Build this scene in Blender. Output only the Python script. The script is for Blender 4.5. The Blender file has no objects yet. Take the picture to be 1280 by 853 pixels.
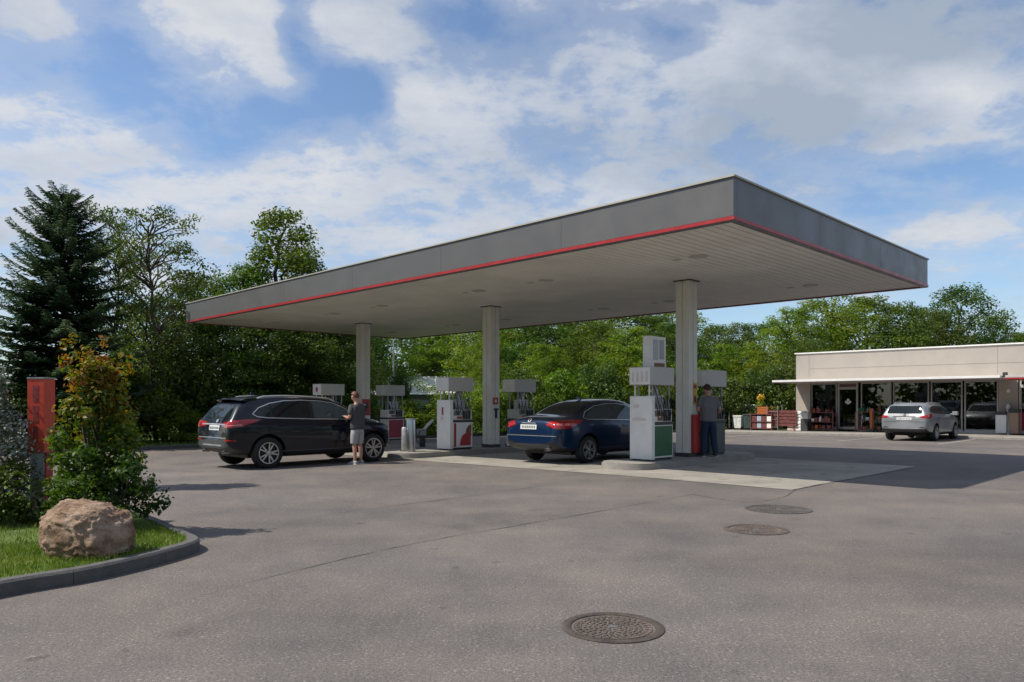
import bpy, bmesh, math, random
import numpy as np
from mathutils import Vector, Matrix
from mathutils.bvhtree import BVHTree
from mathutils.geometry import tessellate_polygon

SC = bpy.context.scene
COL = SC.collection
R2 = math.sqrt(0.5)
OX, OY = 3.68, 12.40            # near corner of the canopy on the ground; u runs along its long side, v along its short side
CAMZ, HOR, FPX = 1.5, 503.0, 933.0

def g(u):                        # the forecourt falls gently along u
    return -0.010 * min(max(u - 3.0, 0.0), 20.0)
def W(u, v, z=0.0):
    return Vector((OX + R2 * (v - u), OY + R2 * (u + v), z))
def UV(x, y):
    a, b = x - OX, y - OY
    return (b - a) * R2, (a + b) * R2
def gz(x, y):
    return g(UV(x, y)[0])
def ray(px, Y):
    return (px - 640.0) / FPX * Y
ROT45 = math.radians(45)

# ------------------------------------------------------------------ materials
def nodes(m):
    m.use_nodes = True
    return m.node_tree.nodes, m.node_tree.links
def M(name, col, rough=0.5, metal=0.0, var=0.0, vscale=6.0, bump=0.0, bscale=60.0, coat=0.0, spec=0.5, emit=None, ior=None):
    m = bpy.data.materials.new(name)
    N, L = nodes(m)
    b = N['Principled BSDF']
    b.inputs['Base Color'].default_value = (*col, 1)
    b.inputs['Roughness'].default_value = rough
    b.inputs['Metallic'].default_value = metal
    b.inputs['Specular IOR Level'].default_value = spec
    if coat:
        b.inputs['Coat Weight'].default_value = coat
        b.inputs['Coat Roughness'].default_value = 0.04
    if var or bump:
        tc = N.new('ShaderNodeTexCoord')
    if var:
        n = N.new('ShaderNodeTexNoise'); n.inputs['Scale'].default_value = vscale
        n.inputs['Detail'].default_value = 6; n.inputs['Roughness'].default_value = 0.65
        L.new(tc.outputs['Object'], n.inputs['Vector'])
        mr = N.new('ShaderNodeMapRange')
        mr.inputs['From Min'].default_value = 0.3; mr.inputs['From Max'].default_value = 0.7
        mr.inputs['To Min'].default_value = 1 - var; mr.inputs['To Max'].default_value = 1 + var
        L.new(n.outputs['Fac'], mr.inputs['Value'])
        mx = N.new('ShaderNodeVectorMath'); mx.operation = 'SCALE'
        mx.inputs[0].default_value = col
        L.new(mr.outputs['Result'], mx.inputs['Scale'])
        L.new(mx.outputs['Vector'], b.inputs['Base Color'])
        mr2 = N.new('ShaderNodeMapRange')
        mr2.inputs['From Min'].default_value = 0.3; mr2.inputs['From Max'].default_value = 0.7
        mr2.inputs['To Min'].default_value = max(0.02, rough - 0.12 * (rough > 0.2)); mr2.inputs['To Max'].default_value = min(1, rough + 0.1 * (rough > 0.2))
        L.new(n.outputs['Fac'], mr2.inputs['Value']); L.new(mr2.outputs['Result'], b.inputs['Roughness'])
    if bump:
        n2 = N.new('ShaderNodeTexNoise'); n2.inputs['Scale'].default_value = bscale; n2.inputs['Detail'].default_value = 4
        L.new(tc.outputs['Object'], n2.inputs['Vector'])
        bp = N.new('ShaderNodeBump'); bp.inputs['Strength'].default_value = bump; bp.inputs['Distance'].default_value = 0.02
        L.new(n2.outputs['Fac'], bp.inputs['Height']); L.new(bp.outputs['Normal'], b.inputs['Normal'])
    if emit:
        b.inputs['Emission Color'].default_value = (*emit, 1); b.inputs['Emission Strength'].default_value = 1
    return m

def leaf_mat(name, ramp, trans=0.35, rough=0.5):
    m = bpy.data.materials.new(name)
    N, L = nodes(m)
    b = N['Principled BSDF']
    at = N.new('ShaderNodeAttribute'); at.attribute_name = 'tint'
    oi = N.new('ShaderNodeObjectInfo')
    cr = N.new('ShaderNodeValToRGB')
    while len(cr.color_ramp.elements) < len(ramp):
        cr.color_ramp.elements.new(0.5)
    for e, (p, c) in zip(cr.color_ramp.elements, ramp):
        e.position = p; e.color = (*c, 1)
    L.new(at.outputs['Fac'], cr.inputs['Fac'])
    hs = N.new('ShaderNodeHueSaturation')
    mr = N.new('ShaderNodeMapRange'); mr.inputs['To Min'].default_value = 0.480; mr.inputs['To Max'].default_value = 0.520
    L.new(oi.outputs['Random'], mr.inputs['Value']); L.new(mr.outputs['Result'], hs.inputs['Hue'])
    L.new(cr.outputs['Color'], hs.inputs['Color'])
    L.new(hs.outputs['Color'], b.inputs['Base Color'])
    b.inputs['Roughness'].default_value = rough
    b.inputs['Specular IOR Level'].default_value = 0.35
    t = N.new('ShaderNodeBsdfTranslucent')
    g2 = N.new('ShaderNodeHueSaturation'); g2.inputs['Value'].default_value = 1.5; g2.inputs['Saturation'].default_value = 1.1
    L.new(hs.outputs['Color'], g2.inputs['Color']); L.new(g2.outputs['Color'], t.inputs['Color'])
    mx = N.new('ShaderNodeMixShader'); mx.inputs['Fac'].default_value = trans
    L.new(b.outputs['BSDF'], mx.inputs[1]); L.new(t.outputs['BSDF'], mx.inputs[2])
    L.new(mx.outputs['Shader'], N['Material Output'].inputs['Surface'])
    return m

def glass_mat(name, tint, refl=0.08, opac=0.0, rough=0.01):
    m = bpy.data.materials.new(name)
    N, L = nodes(m)
    N.remove(N['Principled BSDF'])
    t = N.new('ShaderNodeBsdfTransparent'); t.inputs['Color'].default_value = (*tint, 1)
    gl = N.new('ShaderNodeBsdfGlossy'); gl.inputs['Roughness'].default_value = rough; gl.inputs['Color'].default_value = (0.9, 0.93, 0.95, 1)
    fr = N.new('ShaderNodeFresnel'); fr.inputs['IOR'].default_value = 1.5
    ad = N.new('ShaderNodeMath'); ad.operation = 'ADD'; ad.inputs[1].default_value = refl; ad.use_clamp = True
    L.new(fr.outputs['Fac'], ad.inputs[0])
    mx = N.new('ShaderNodeMixShader')
    L.new(ad.outputs['Value'], mx.inputs['Fac']); L.new(t.outputs['BSDF'], mx.inputs[1]); L.new(gl.outputs['BSDF'], mx.inputs[2])
    L.new(mx.outputs['Shader'], N['Material Output'].inputs['Surface'])
    return m

MAT = {}
def mats():
    d = MAT
    d['white_metal'] = M('white_metal', (0.80, 0.79, 0.765), 0.42, var=0.07, vscale=3, bump=0.02, bscale=20)
    d['pale_grey'] = M('pale_grey', (0.50, 0.49, 0.465), 0.45, var=0.07, vscale=3)
    d['column'] = M('column_paint', (0.68, 0.67, 0.62), 0.5, var=0.08, vscale=2.5, bump=0.03, bscale=12)
    d['dark_plinth'] = M('dark_plinth', (0.05, 0.05, 0.05), 0.7, var=0.2)
    d['fascia'] = M('fascia_grey', (0.125, 0.123, 0.124), 0.42, metal=0.15, var=0.03, vscale=1.2)
    d['trim'] = M('cream_trim', (0.40, 0.385, 0.33), 0.5, var=0.08)
    d['red'] = M('red_paint', (0.36, 0.022, 0.024), 0.4, var=0.1, vscale=4)
    d['red_sign'] = M('orange_red_sign_face', (0.62, 0.075, 0.045), 0.42, var=0.12, vscale=5)
    d['red_dull'] = M('red_weathered', (0.40, 0.03, 0.03), 0.5, var=0.22, vscale=5, bump=0.04)
    d['soffit'] = M('soffit_panel', (0.82, 0.80, 0.745), 0.5, var=0.10, vscale=0.8)
    d['steel'] = M('brushed_steel', (0.55, 0.55, 0.53), 0.3, metal=1.0)
    d['galv'] = M('galvanised_steel', (0.42, 0.44, 0.45), 0.45, metal=0.7, var=0.12, vscale=7)
    d['black'] = M('black_plastic', (0.012, 0.012, 0.013), 0.45)
    d['rubber'] = M('tyre_rubber', (0.014, 0.014, 0.015), 0.75, var=0.2, vscale=12)
    d['dark_grey'] = M('dark_grey_plastic', (0.045, 0.047, 0.05), 0.5)
    d['green'] = M('green_panel', (0.004, 0.10, 0.04), 0.35, var=0.12, vscale=5)
    d['magenta'] = M('crimson_panel', (0.30, 0.012, 0.04), 0.38, var=0.12, vscale=5)
    d['maroon'] = M('maroon_plastic', (0.16, 0.05, 0.045), 0.5, var=0.3, vscale=6)
    d['lamp_rim'] = M('ceiling_lamp_rim', (0.55, 0.54, 0.5), 0.5)
    d['teal'] = M('dull_teal_panel', (0.05, 0.085, 0.09), 0.4, var=0.1, vscale=5)
    d['orange'] = M('orange_plastic', (0.42, 0.12, 0.03), 0.5, var=0.1)
    d['yellow'] = M('yellow_print', (0.6, 0.38, 0.03), 0.5, var=0.3, vscale=14)
    d['pink_print'] = M('faded_pink_print', (0.68, 0.58, 0.53), 0.5, var=0.1, vscale=20)
    d['brown_print'] = M('brown_print', (0.20, 0.07, 0.035), 0.5, var=0.3, vscale=25)
    d['screen'] = M('grey_screen', (0.16, 0.18, 0.19), 0.15)
    d['blue_print'] = M('pale_blue_print', (0.38, 0.44, 0.52), 0.4, var=0.1)
    d['concrete'] = M('kerb_concrete', (0.27, 0.255, 0.235), 0.85, var=0.18, vscale=5, bump=0.25, bscale=70)
    d['granite'] = M('grey_kerb_stone', (0.095, 0.093, 0.09), 0.85, var=0.25, vscale=9, bump=0.3, bscale=60)
    d['render_wall'] = M('beige_render', (0.385, 0.345, 0.305), 0.8, var=0.07, vscale=1.3, bump=0.05, bscale=80)
    d['alu'] = M('aluminium_frame', (0.42, 0.41, 0.39), 0.4, metal=0.4)
    d['glass'] = glass_mat('shop_glass', (0.45, 0.47, 0.45), 0.03)
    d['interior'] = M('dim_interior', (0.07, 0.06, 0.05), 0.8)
    d['shelf_goods'] = M('shelf_goods', (0.12, 0.04, 0.03), 0.6, var=0.9, vscale=9)
    d['hall_white'] = M('white_cladding', (0.78, 0.79, 0.80), 0.6, var=0.05, vscale=1)
    d['hall_dark'] = M('dark_cladding', (0.05, 0.05, 0.055), 0.7, var=0.2)
    d['bark'] = M('bark', (0.075, 0.058, 0.042), 0.9, var=0.35, vscale=5, bump=0.6, bscale=18)
    d['paint_line'] = M('worn_white_paint', (0.34, 0.33, 0.315), 0.8, var=0.35, vscale=4)
    d['tar'] = M('tar_seam', (0.078, 0.070, 0.067), 0.8, var=0.3, vscale=20)
    d['paint_navy'] = M('navy_car_paint', (0.004, 0.021, 0.068), 0.3, metal=0.25, coat=0.8, spec=.25)
    d['paint_black'] = M('blue_black_car_paint', (0.005, 0.007, 0.014), 0.28, metal=0.0, coat=0.7, spec=.15)
    d['paint_silver'] = M('silver_car_paint', (0.235, 0.25, 0.27), 0.42, metal=0.35, coat=0.5)
    d['car_glass'] = M('car_glass', (0.010, 0.016, 0.018), 0.03, spec=0.45)
    d['car_glass_clear'] = M('pale_car_glass', (0.05, 0.075, 0.08), 0.05, spec=0.8)
    d['chrome'] = M('chrome', (0.72, 0.72, 0.72), 0.28, metal=0.75)
    d['rim'] = M('alloy_rim', (0.50, 0.50, 0.51), 0.3, metal=0.8)
    d['lamp_red'] = M('red_lamp_lens', (0.36, 0.008, 0.012), 0.12, coat=0.8)
    d['lamp_bright'] = M('bright_lamp_lens', (0.75, 0.20, 0.16), 0.15, coat=0.8)
    d['lamp_clear'] = M('clear_lamp_lens', (0.6, 0.62, 0.64), 0.1, coat=0.8)
    d['plate'] = M('plate_white', (0.68, 0.69, 0.68), 0.4)
    d['skin'] = M('skin', (0.46, 0.25, 0.18), 0.5, var=0.05)
    d['hair_ginger'] = M('ginger_hair', (0.13, 0.045, 0.02), 0.6, var=0.3, vscale=30, bump=0.5, bscale=90)
    d['hair_dark'] = M('dark_brown_hair', (0.05, 0.022, 0.014), 0.6, var=0.3, vscale=30, bump=0.5, bscale=90)
    d['tee_dark'] = M('charcoal_cotton', (0.060, 0.062, 0.068), 0.85, var=0.15, vscale=9, bump=0.3, bscale=14)
    d['tee_grey'] = M('grey_cotton', (0.16, 0.155, 0.17), 0.85, var=0.15, vscale=9, bump=0.3, bscale=14)
    d['shorts'] = M('light_grey_cotton', (0.34, 0.34, 0.345), 0.85, var=0.1, vscale=9, bump=0.3, bscale=14)
    d['denim'] = M('dark_denim', (0.014, 0.032, 0.07), 0.85, var=0.2, vscale=9, bump=0.3, bscale=14)
    d['shoe'] = M('grey_shoe', (0.30, 0.30, 0.30), 0.7, var=0.1)
    d['shoe_dark'] = M('dark_shoe', (0.05, 0.055, 0.06), 0.7, var=0.1)
    d['eye'] = M('eye', (0.05, 0.04, 0.035), 0.2)
    lime = [(0.0, (0.050, 0.095, 0.012)), (0.5, (0.115, 0.185, 0.016)), (0.85, (0.23, 0.29, 0.028)), (1.0, (0.27, 0.30, 0.06))]
    mid = [(0.0, (0.034, 0.068, 0.011)), (0.5, (0.072, 0.124, 0.015)), (1.0, (0.16, 0.205, 0.032))]
    dark = [(0.0, (0.030, 0.060, 0.012)), (0.5, (0.063, 0.112, 0.017)), (1.0, (0.145, 0.19, 0.034))]
    d['leaf_lime'] = leaf_mat('leaf_lime', lime, 0.45); d['leaf_mid'] = leaf_mat('leaf_mid', mid, 0.42); d['leaf_dark'] = leaf_mat('leaf_dark', dark, 0.36)
    d['needle'] = leaf_mat('spruce_needles', [(0.0, (0.020, 0.042, 0.020)), (0.6, (0.042, 0.080, 0.036)), (1.0, (0.105, 0.145, 0.07))], 0.22, 0.6)
    d['leaf_autumn'] = leaf_mat('turning_leaves', [(0.0, (0.022, 0.055, 0.009)), (0.40, (0.06, 0.125, 0.014)), (0.62, (0.17, 0.19, 0.018)), (0.80, (0.26, 0.15, 0.02)), (1.0, (0.24, 0.05, 0.018))], 0.4)
    d['leaf_silver'] = leaf_mat('silvery_leaves', [(0.0, (0.030, 0.045, 0.022)), (0.5, (0.08, 0.10, 0.058)), (0.8, (0.26, 0.29, 0.28)), (1.0, (0.45, 0.47, 0.52))], 0.2)
    d['grass_blade'] = leaf_mat('grass_blades', [(0.0, (0.07, 0.125, 0.016)), (0.6, (0.145, 0.215, 0.028)), (1.0, (0.29, 0.29, 0.08))], 0.3)

def asphalt_mat():
    m = bpy.data.materials.new('asphalt')
    N, L = nodes(m); b = N['Principled BSDF']
    tc = N.new('ShaderNodeTexCoord'); V = tc.outputs['Object']
    def noise(s, d=4, r=0.6, vec=V):
        n = N.new('ShaderNodeTexNoise'); n.inputs['Scale'].default_value = s; n.inputs['Detail'].default_value = d
        n.inputs['Roughness'].default_value = r; L.new(vec, n.inputs['Vector']); return n.outputs['Fac']
    def mr(x, a, b_, c, d_):
        n = N.new('ShaderNodeMapRange'); L.new(x, n.inputs['Value'])
        for k, v in zip(('From Min', 'From Max', 'To Min', 'To Max'), (a, b_, c, d_)): n.inputs[k].default_value = v
        return n.outputs['Result']
    def mul(x, y):
        n = N.new('ShaderNodeMath'); n.operation = 'MULTIPLY'; L.new(x, n.inputs[0]); L.new(y, n.inputs[1]); return n.outputs[0]
    big = mr(noise(0.22, 5, 0.6), 0.32, 0.68, 0.80, 1.18)
    medm = mr(noise(0.9, 8, 0.72), 0.32, 0.68, 0.86, 1.14)
    fine = mr(noise(55, 3, 0.75), 0.3, 0.7, 0.50, 1.5)
    fine2 = mr(noise(150, 2, 0.7), 0.3, 0.7, 0.7, 1.3)
    # long drive streaks along u
    mp = N.new('ShaderNodeMapping'); mp.inputs['Rotation'].default_value = (0, 0, ROT45); mp.inputs['Scale'].default_value = (0.10, 0.8, 1)
    L.new(V, mp.inputs['Vector'])
    streak = mr(noise(1.0, 4, 0.6, mp.outputs['Vector']), 0.3, 0.7, 0.90, 1.1)
    # pale aggregate flecks
    vo = N.new('ShaderNodeTexVoronoi'); vo.inputs['Scale'].default_value = 70; L.new(V, vo.inputs['Vector'])
    sep = N.new('ShaderNodeSeparateColor'); L.new(vo.outputs['Color'], sep.inputs['Color'])
    fleck = mr(sep.outputs['Red'], 0.88, 1.0, 1.0, 1.6)
    val = mul(mul(mul(big, medm), mul(fine, fine2)), mul(streak, fleck))
    # oil spots
    spot = mr(noise(0.75, 2, 0.5), 0.66, 0.74, 1.0, 0.72)
    val = mul(val, spot)
    drip = mr(noise(4.5, 2, 0.4), 0.70, 0.76, 1.0, 0.68)
    val = mul(val, drip)
    # paler dusty areas are browner, worn ones greyer
    hue = N.new('ShaderNodeMix'); hue.data_type = 'RGBA'; hue.inputs['A'].default_value = (0.137, 0.126, 0.122, 1); hue.inputs['B'].default_value = (0.152, 0.130, 0.116, 1)
    L.new(mr(noise(0.45, 6, 0.65), 0.35, 0.65, 0.0, 1.0), hue.inputs['Factor'])
    sc = N.new('ShaderNodeVectorMath'); sc.operation = 'SCALE'; L.new(hue.outputs['Result'], sc.inputs[0])
    L.new(val, sc.inputs['Scale']); L.new(sc.outputs['Vector'], b.inputs['Base Color'])
    b.inputs['Roughness'].default_value = 0.82; b.inputs['Specular IOR Level'].default_value = 0.35
    bp = N.new('ShaderNodeBump'); bp.inputs['Strength'].default_value = 0.45; bp.inputs['Distance'].default_value = 0.008
    L.new(mul(fine, fine2), bp.inputs['Height']); L.new(bp.outputs['Normal'], b.inputs['Normal'])
    return m

def apron_mat():
    m = bpy.data.materials.new('concrete_slabs')
    N, L = nodes(m); b = N['Principled BSDF']
    tc = N.new('ShaderNodeTexCoord')
    n = N.new('ShaderNodeTexNoise'); n.inputs['Scale'].default_value = 0.7; n.inputs['Detail'].default_value = 8; n.inputs['Roughness'].default_value = 0.7
    L.new(tc.outputs['Object'], n.inputs['Vector'])
    n2 = N.new('ShaderNodeTexNoise'); n2.inputs['Scale'].default_value = 60; n2.inputs['Detail'].default_value = 3
    L.new(tc.outputs['Object'], n2.inputs['Vector'])
    cr = N.new('ShaderNodeValToRGB')
    cr.color_ramp.elements[0].position = 0.30; cr.color_ramp.elements[0].color = (0.20, 0.185, 0.16, 1)
    cr.color_ramp.elements[1].position = 0.62; cr.color_ramp.elements[1].color = (0.335, 0.315, 0.275, 1)
    L.new(n.outputs['Fac'], cr.inputs['Fac'])
    mx = N.new('ShaderNodeMix'); mx.data_type = 'RGBA'; mx.blend_type = 'OVERLAY'; mx.inputs['Factor'].default_value = 0.5
    L.new(cr.outputs['Color'], mx.inputs['A']); L.new(n2.outputs['Fac'], mx.inputs['B'])
    L.new(mx.outputs['Result'], b.inputs['Base Color'])
    st = N.new('ShaderNodeTexNoise'); st.inputs['Scale'].default_value = 1.9; st.inputs['Detail'].default_value = 3; st.inputs['Roughness'].default_value = 0.55; L.new(tc.outputs['Object'], st.inputs['Vector'])
    sr = N.new('ShaderNodeMapRange'); sr.inputs['From Min'].default_value = 0.60; sr.inputs['From Max'].default_value = 0.72; sr.inputs['To Min'].default_value = 1.0; sr.inputs['To Max'].default_value = 0.55; L.new(st.outputs['Fac'], sr.inputs['Value'])
    ss = N.new('ShaderNodeVectorMath'); ss.operation = 'SCALE'; L.new(mx.outputs['Result'], ss.inputs[0]); L.new(sr.outputs['Result'], ss.inputs['Scale']); L.new(ss.outputs['Vector'], b.inputs['Base Color'])
    b.inputs['Roughness'].default_value = 0.8
    bp = N.new('ShaderNodeBump'); bp.inputs['Strength'].default_value = 0.2; bp.inputs['Distance'].default_value = 0.01
    L.new(n2.outputs['Fac'], bp.inputs['Height']); L.new(bp.outputs['Normal'], b.inputs['Normal'])
    return m

def verge_mat():
    m = bpy.data.materials.new('grass_ground')
    N, L = nodes(m); b = N['Principled BSDF']
    tc = N.new('ShaderNodeTexCoord')
    n = N.new('ShaderNodeTexNoise'); n.inputs['Scale'].default_value = 2.2; n.inputs['Detail'].default_value = 9; n.inputs['Roughness'].default_value = 0.75
    L.new(tc.outputs['Object'], n.inputs['Vector'])
    cr = N.new('ShaderNodeValToRGB')
    for p, c in ((0.3, (0.05, 0.08, 0.014)), (0.55, (0.10, 0.155, 0.022)), (0.75, (0.18, 0.19, 0.05))):
        e = cr.color_ramp.elements.new(p); e.color = (*c, 1)
    cr.color_ramp.elements.remove(cr.color_ramp.elements[0]); cr.color_ramp.elements.remove(cr.color_ramp.elements[-1])
    L.new(n.outputs['Fac'], cr.inputs['Fac']); L.new(cr.outputs['Color'], b.inputs['Base Color'])
    b.inputs['Roughness'].default_value = 0.9
    bp = N.new('ShaderNodeBump'); bp.inputs['Strength'].default_value = 0.8; bp.inputs['Distance'].default_value = 0.05
    n2 = N.new('ShaderNodeTexNoise'); n2.inputs['Scale'].default_value = 30; L.new(tc.outputs['Object'], n2.inputs['Vector'])
    L.new(n2.outputs['Fac'], bp.inputs['Height']); L.new(bp.outputs['Normal'], b.inputs['Normal'])
    return m

def rock_mat():
    m = bpy.data.materials.new('boulder_stone')
    N, L = nodes(m); b = N['Principled BSDF']
    tc = N.new('ShaderNodeTexCoord')
    n = N.new('ShaderNodeTexNoise'); n.inputs['Scale'].default_value = 4.5; n.inputs['Detail'].default_value = 9; n.inputs['Roughness'].default_value = 0.7
    L.new(tc.outputs['Object'], n.inputs['Vector'])
    cr = N.new('ShaderNodeValToRGB')
    for p, c in ((0.30, (0.09, 0.052, 0.033)), (0.42, (0.25, 0.155, 0.098)), (0.53, (0.40, 0.275, 0.19)), (0.72, (0.50, 0.40, 0.33))):
        e = cr.color_ramp.elements.new(p); e.color = (*c, 1)
    cr.color_ramp.elements.remove(cr.color_ramp.elements[0]); cr.color_ramp.elements.remove(cr.color_ramp.elements[-1])
    L.new(n.outputs['Fac'], cr.inputs['Fac']); L.new(cr.outputs['Color'], b.inputs['Base Color'])
    b.inputs['Roughness'].default_value = 0.9
    n2 = N.new('ShaderNodeTexNoise'); n2.inputs['Scale'].default_value = 16; n2.inputs['Detail'].default_value = 8; n2.inputs['Roughness'].default_value = 0.7
    L.new(tc.outputs['Object'], n2.inputs['Vector'])
    bp = N.new('ShaderNodeBump'); bp.inputs['Strength'].default_value = 1.0; bp.inputs['Distance'].default_value = 0.05
    L.new(n2.outputs['Fac'], bp.inputs['Height']); L.new(bp.outputs['Normal'], b.inputs['Normal'])
    return m

# ------------------------------------------------------------------ mesh builders
class MB:
    def __init__(s): s.v = []; s.f = []
    def add(s, vs, fs):
        o = len(s.v); s.v += [tuple(x) for x in vs]; s.f += [tuple(i + o for i in f) for f in fs]; return s
    def box(s, x0, x1, y0, y1, z0, z1, bev=0.0):
        if bev > 0:
            bm = bmesh.new(); bmesh.ops.create_cube(bm, size=1)
            for v in bm.verts:
                v.co = Vector(((x0 + x1) / 2 + v.co.x * (x1 - x0), (y0 + y1) / 2 + v.co.y * (y1 - y0), (z0 + z1) / 2 + v.co.z * (z1 - z0)))
            bmesh.ops.bevel(bm, geom=bm.edges[:], offset=bev, segments=2, profile=0.6, affect='EDGES')
            bm.verts.index_update()
            s.add([v.co for v in bm.verts], [[v.index for v in f.verts] for f in bm.faces]); bm.free(); return s
        return s.add([(x0, y0, z0), (x1, y0, z0), (x1, y1, z0), (x0, y1, z0), (x0, y0, z1), (x1, y0, z1), (x1, y1, z1), (x0, y1, z1)],
                     [(0, 3, 2, 1), (4, 5, 6, 7), (0, 1, 5, 4), (1, 2, 6, 5), (2, 3, 7, 6), (3, 0, 4, 7)])
    def lathe(s, prof, n=20, center=(0, 0, 0), axis='z', cap=True):
        vs = []; fs = []
        for r, h in prof:
            for k in range(n):
                a = 2 * math.pi * k / n
                p = (r * math.cos(a), r * math.sin(a), h)
                if axis == 'y': p = (p[0], p[2], p[1])
                if axis == 'x': p = (p[2], p[0], p[1])
                vs.append((p[0] + center[0], p[1] + center[1], p[2] + center[2]))
        m = len(prof)
        for i in range(m - 1):
            for k in range(n):
                k2 = (k + 1) % n
                f = (i * n + k, i * n + k2, (i + 1) * n + k2, (i + 1) * n + k)
                fs.append(f if axis != 'y' else f[::-1])
        if cap:
            if prof[0][0] > 1e-6: fs.append(tuple(range(n))[::-1] if axis != 'y' else tuple(range(n)))
            if prof[-1][0] > 1e-6: fs.append(tuple(range((m - 1) * n, m * n)) if axis != 'y' else tuple(range((m - 1) * n, m * n))[::-1])
        return s.add(vs, fs)
    def tube(s, pts, rad, n=6):
        pts = [Vector(p) for p in pts]
        if not isinstance(rad, (list, tuple)): rad = [rad] * len(pts)
        vs = []; fs = []
        up = Vector((0.31, 0.17, 0.94)).normalized()
        for i, p in enumerate(pts):
            d = (pts[min(i + 1, len(pts) - 1)] - pts[max(i - 1, 0)])
            if d.length < 1e-9: d = Vector((0, 0, 1))
            d.normalize()
            a = d.cross(up)
            if a.length < 0.05: a = d.cross(Vector((1, 0, 0)))
            a.normalize(); b = d.cross(a)
            for k in range(n):
                t = 2 * math.pi * k / n
                vs.append(p + a * (math.cos(t) * rad[i]) + b * (math.sin(t) * rad[i]))
        for i in range(len(pts) - 1):
            for k in range(n):
                k2 = (k + 1) % n
                fs.append((i * n + k, (i + 1) * n + k, (i + 1) * n + k2, i * n + k2))
        fs.append(tuple(range(n))); fs.append(tuple(range((len(pts) - 1) * n, len(pts) * n))[::-1])
        return s.add(vs, fs)
    def prism(s, poly, z0, z1):            # poly of (x, y), counterclockwise
        n = len(poly); vs = [(x, y, z0) for x, y in poly] + [(x, y, z1) for x, y in poly]
        fs = [tuple(range(n))[::-1], tuple(range(n, 2 * n))] + [(i, (i + 1) % n, (i + 1) % n + n, i + n) for i in range(n)]
        return s.add(vs, fs)
    def build(s, name, mat, parent=None, smooth=None, loc=None, rotz=None):
        me = bpy.data.meshes.new(name)
        me.from_pydata(s.v, [], s.f); me.update()
        return link(name, me, mat, parent, smooth, loc, rotz)

def link(name, me, mat, parent=None, smooth=None, loc=None, rotz=None):
    if mat is not None and not me.materials: me.materials.append(mat)
    if smooth is not None:
        me.polygons.foreach_set('use_smooth', [True] * len(me.polygons))
        me.set_sharp_from_angle(angle=math.radians(smooth))
    o = bpy.data.objects.new(name, me); COL.objects.link(o)
    if parent is not None: o.parent = parent
    if loc is not None: o.location = loc
    if rotz is not None: o.rotation_euler = (0, 0, rotz)
    return o
def tag(o, label=None, cat=None, group=None, kind=None):
    if label: o['label'] = label
    if cat: o['category'] = cat
    if group: o['group'] = group
    if kind: o['kind'] = kind
    return o
def thing(name, label, cat, loc=(0, 0, 0), rotz=0.0, group=None):
    o = bpy.data.objects.new(name, None); COL.objects.link(o); o.empty_display_size = 0.2
    o.location = loc; o.rotation_euler = (0, 0, rotz)
    return tag(o, label, cat, group)
def children_of(o): return [c for c in bpy.data.objects if c.parent == o]
def dup(o, parent=None, label=None, top=True):
    c = o.copy(); COL.objects.link(c)
    if parent is not None: c.parent = parent
    for ch in list(o.children): dup(ch, c, None, False)
    if label: c['label'] = label
    return c
def structure(o, cat=None):
    o['kind'] = 'structure'
    return o
# ------------------------------------------------------------------ the ground and the paved surfaces
def sheet(name, poly_uv, dz, mat, step=6.0):
    """A sheet dz above the ground, cut where the ground changes slope."""
    bm = bmesh.new()
    vs = [bm.verts.new((u, v, 0)) for u, v in poly_uv]
    bm.faces.new(vs)
    for uc in (3.0, 23.0):
        bmesh.ops.bisect_plane(bm, geom=bm.verts[:] + bm.edges[:] + bm.faces[:], plane_co=(uc, 0, 0), plane_no=(1, 0, 0))
    for v in bm.verts:
        v.co = W(v.co.x, v.co.y, g(v.co.x) + dz)
    bmesh.ops.recalc_face_normals(bm, faces=bm.faces[:])
    if bm.faces[:][0].normal.z < 0: bmesh.ops.reverse_faces(bm, faces=bm.faces[:])
    me = bpy.data.meshes.new(name); bm.to_mesh(me); bm.free()
    return link(name, me, mat)

def strip_line(name, pts, width, dz, mat, jit=0.0, rng=None, taper=False):
    mb = MB(); P = [Vector(p) for p in pts]; vs = []
    for i, p in enumerate(P):
        d = (P[min(i + 1, len(P) - 1)] - P[max(i - 1, 0)]).normalized(); n = Vector((-d.y, d.x))
        w = width * (1 + (rng.uniform(-jit, jit) if rng else 0)) * (min(1.0, (len(P) - 1 - i) / (0.6 * len(P)) + .05) if taper else 1)
        for sgn in (-0.5, 0.5):
            q = p + n * (w * sgn); vs.append((q.x, q.y, gz(q.x, q.y) + dz))
    mb.add(vs, [(2 * i, 2 * i + 1, 2 * i + 3, 2 * i + 2)[::-1] for i in range(len(P) - 1)])
    return mb.build(name, mat)

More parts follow.
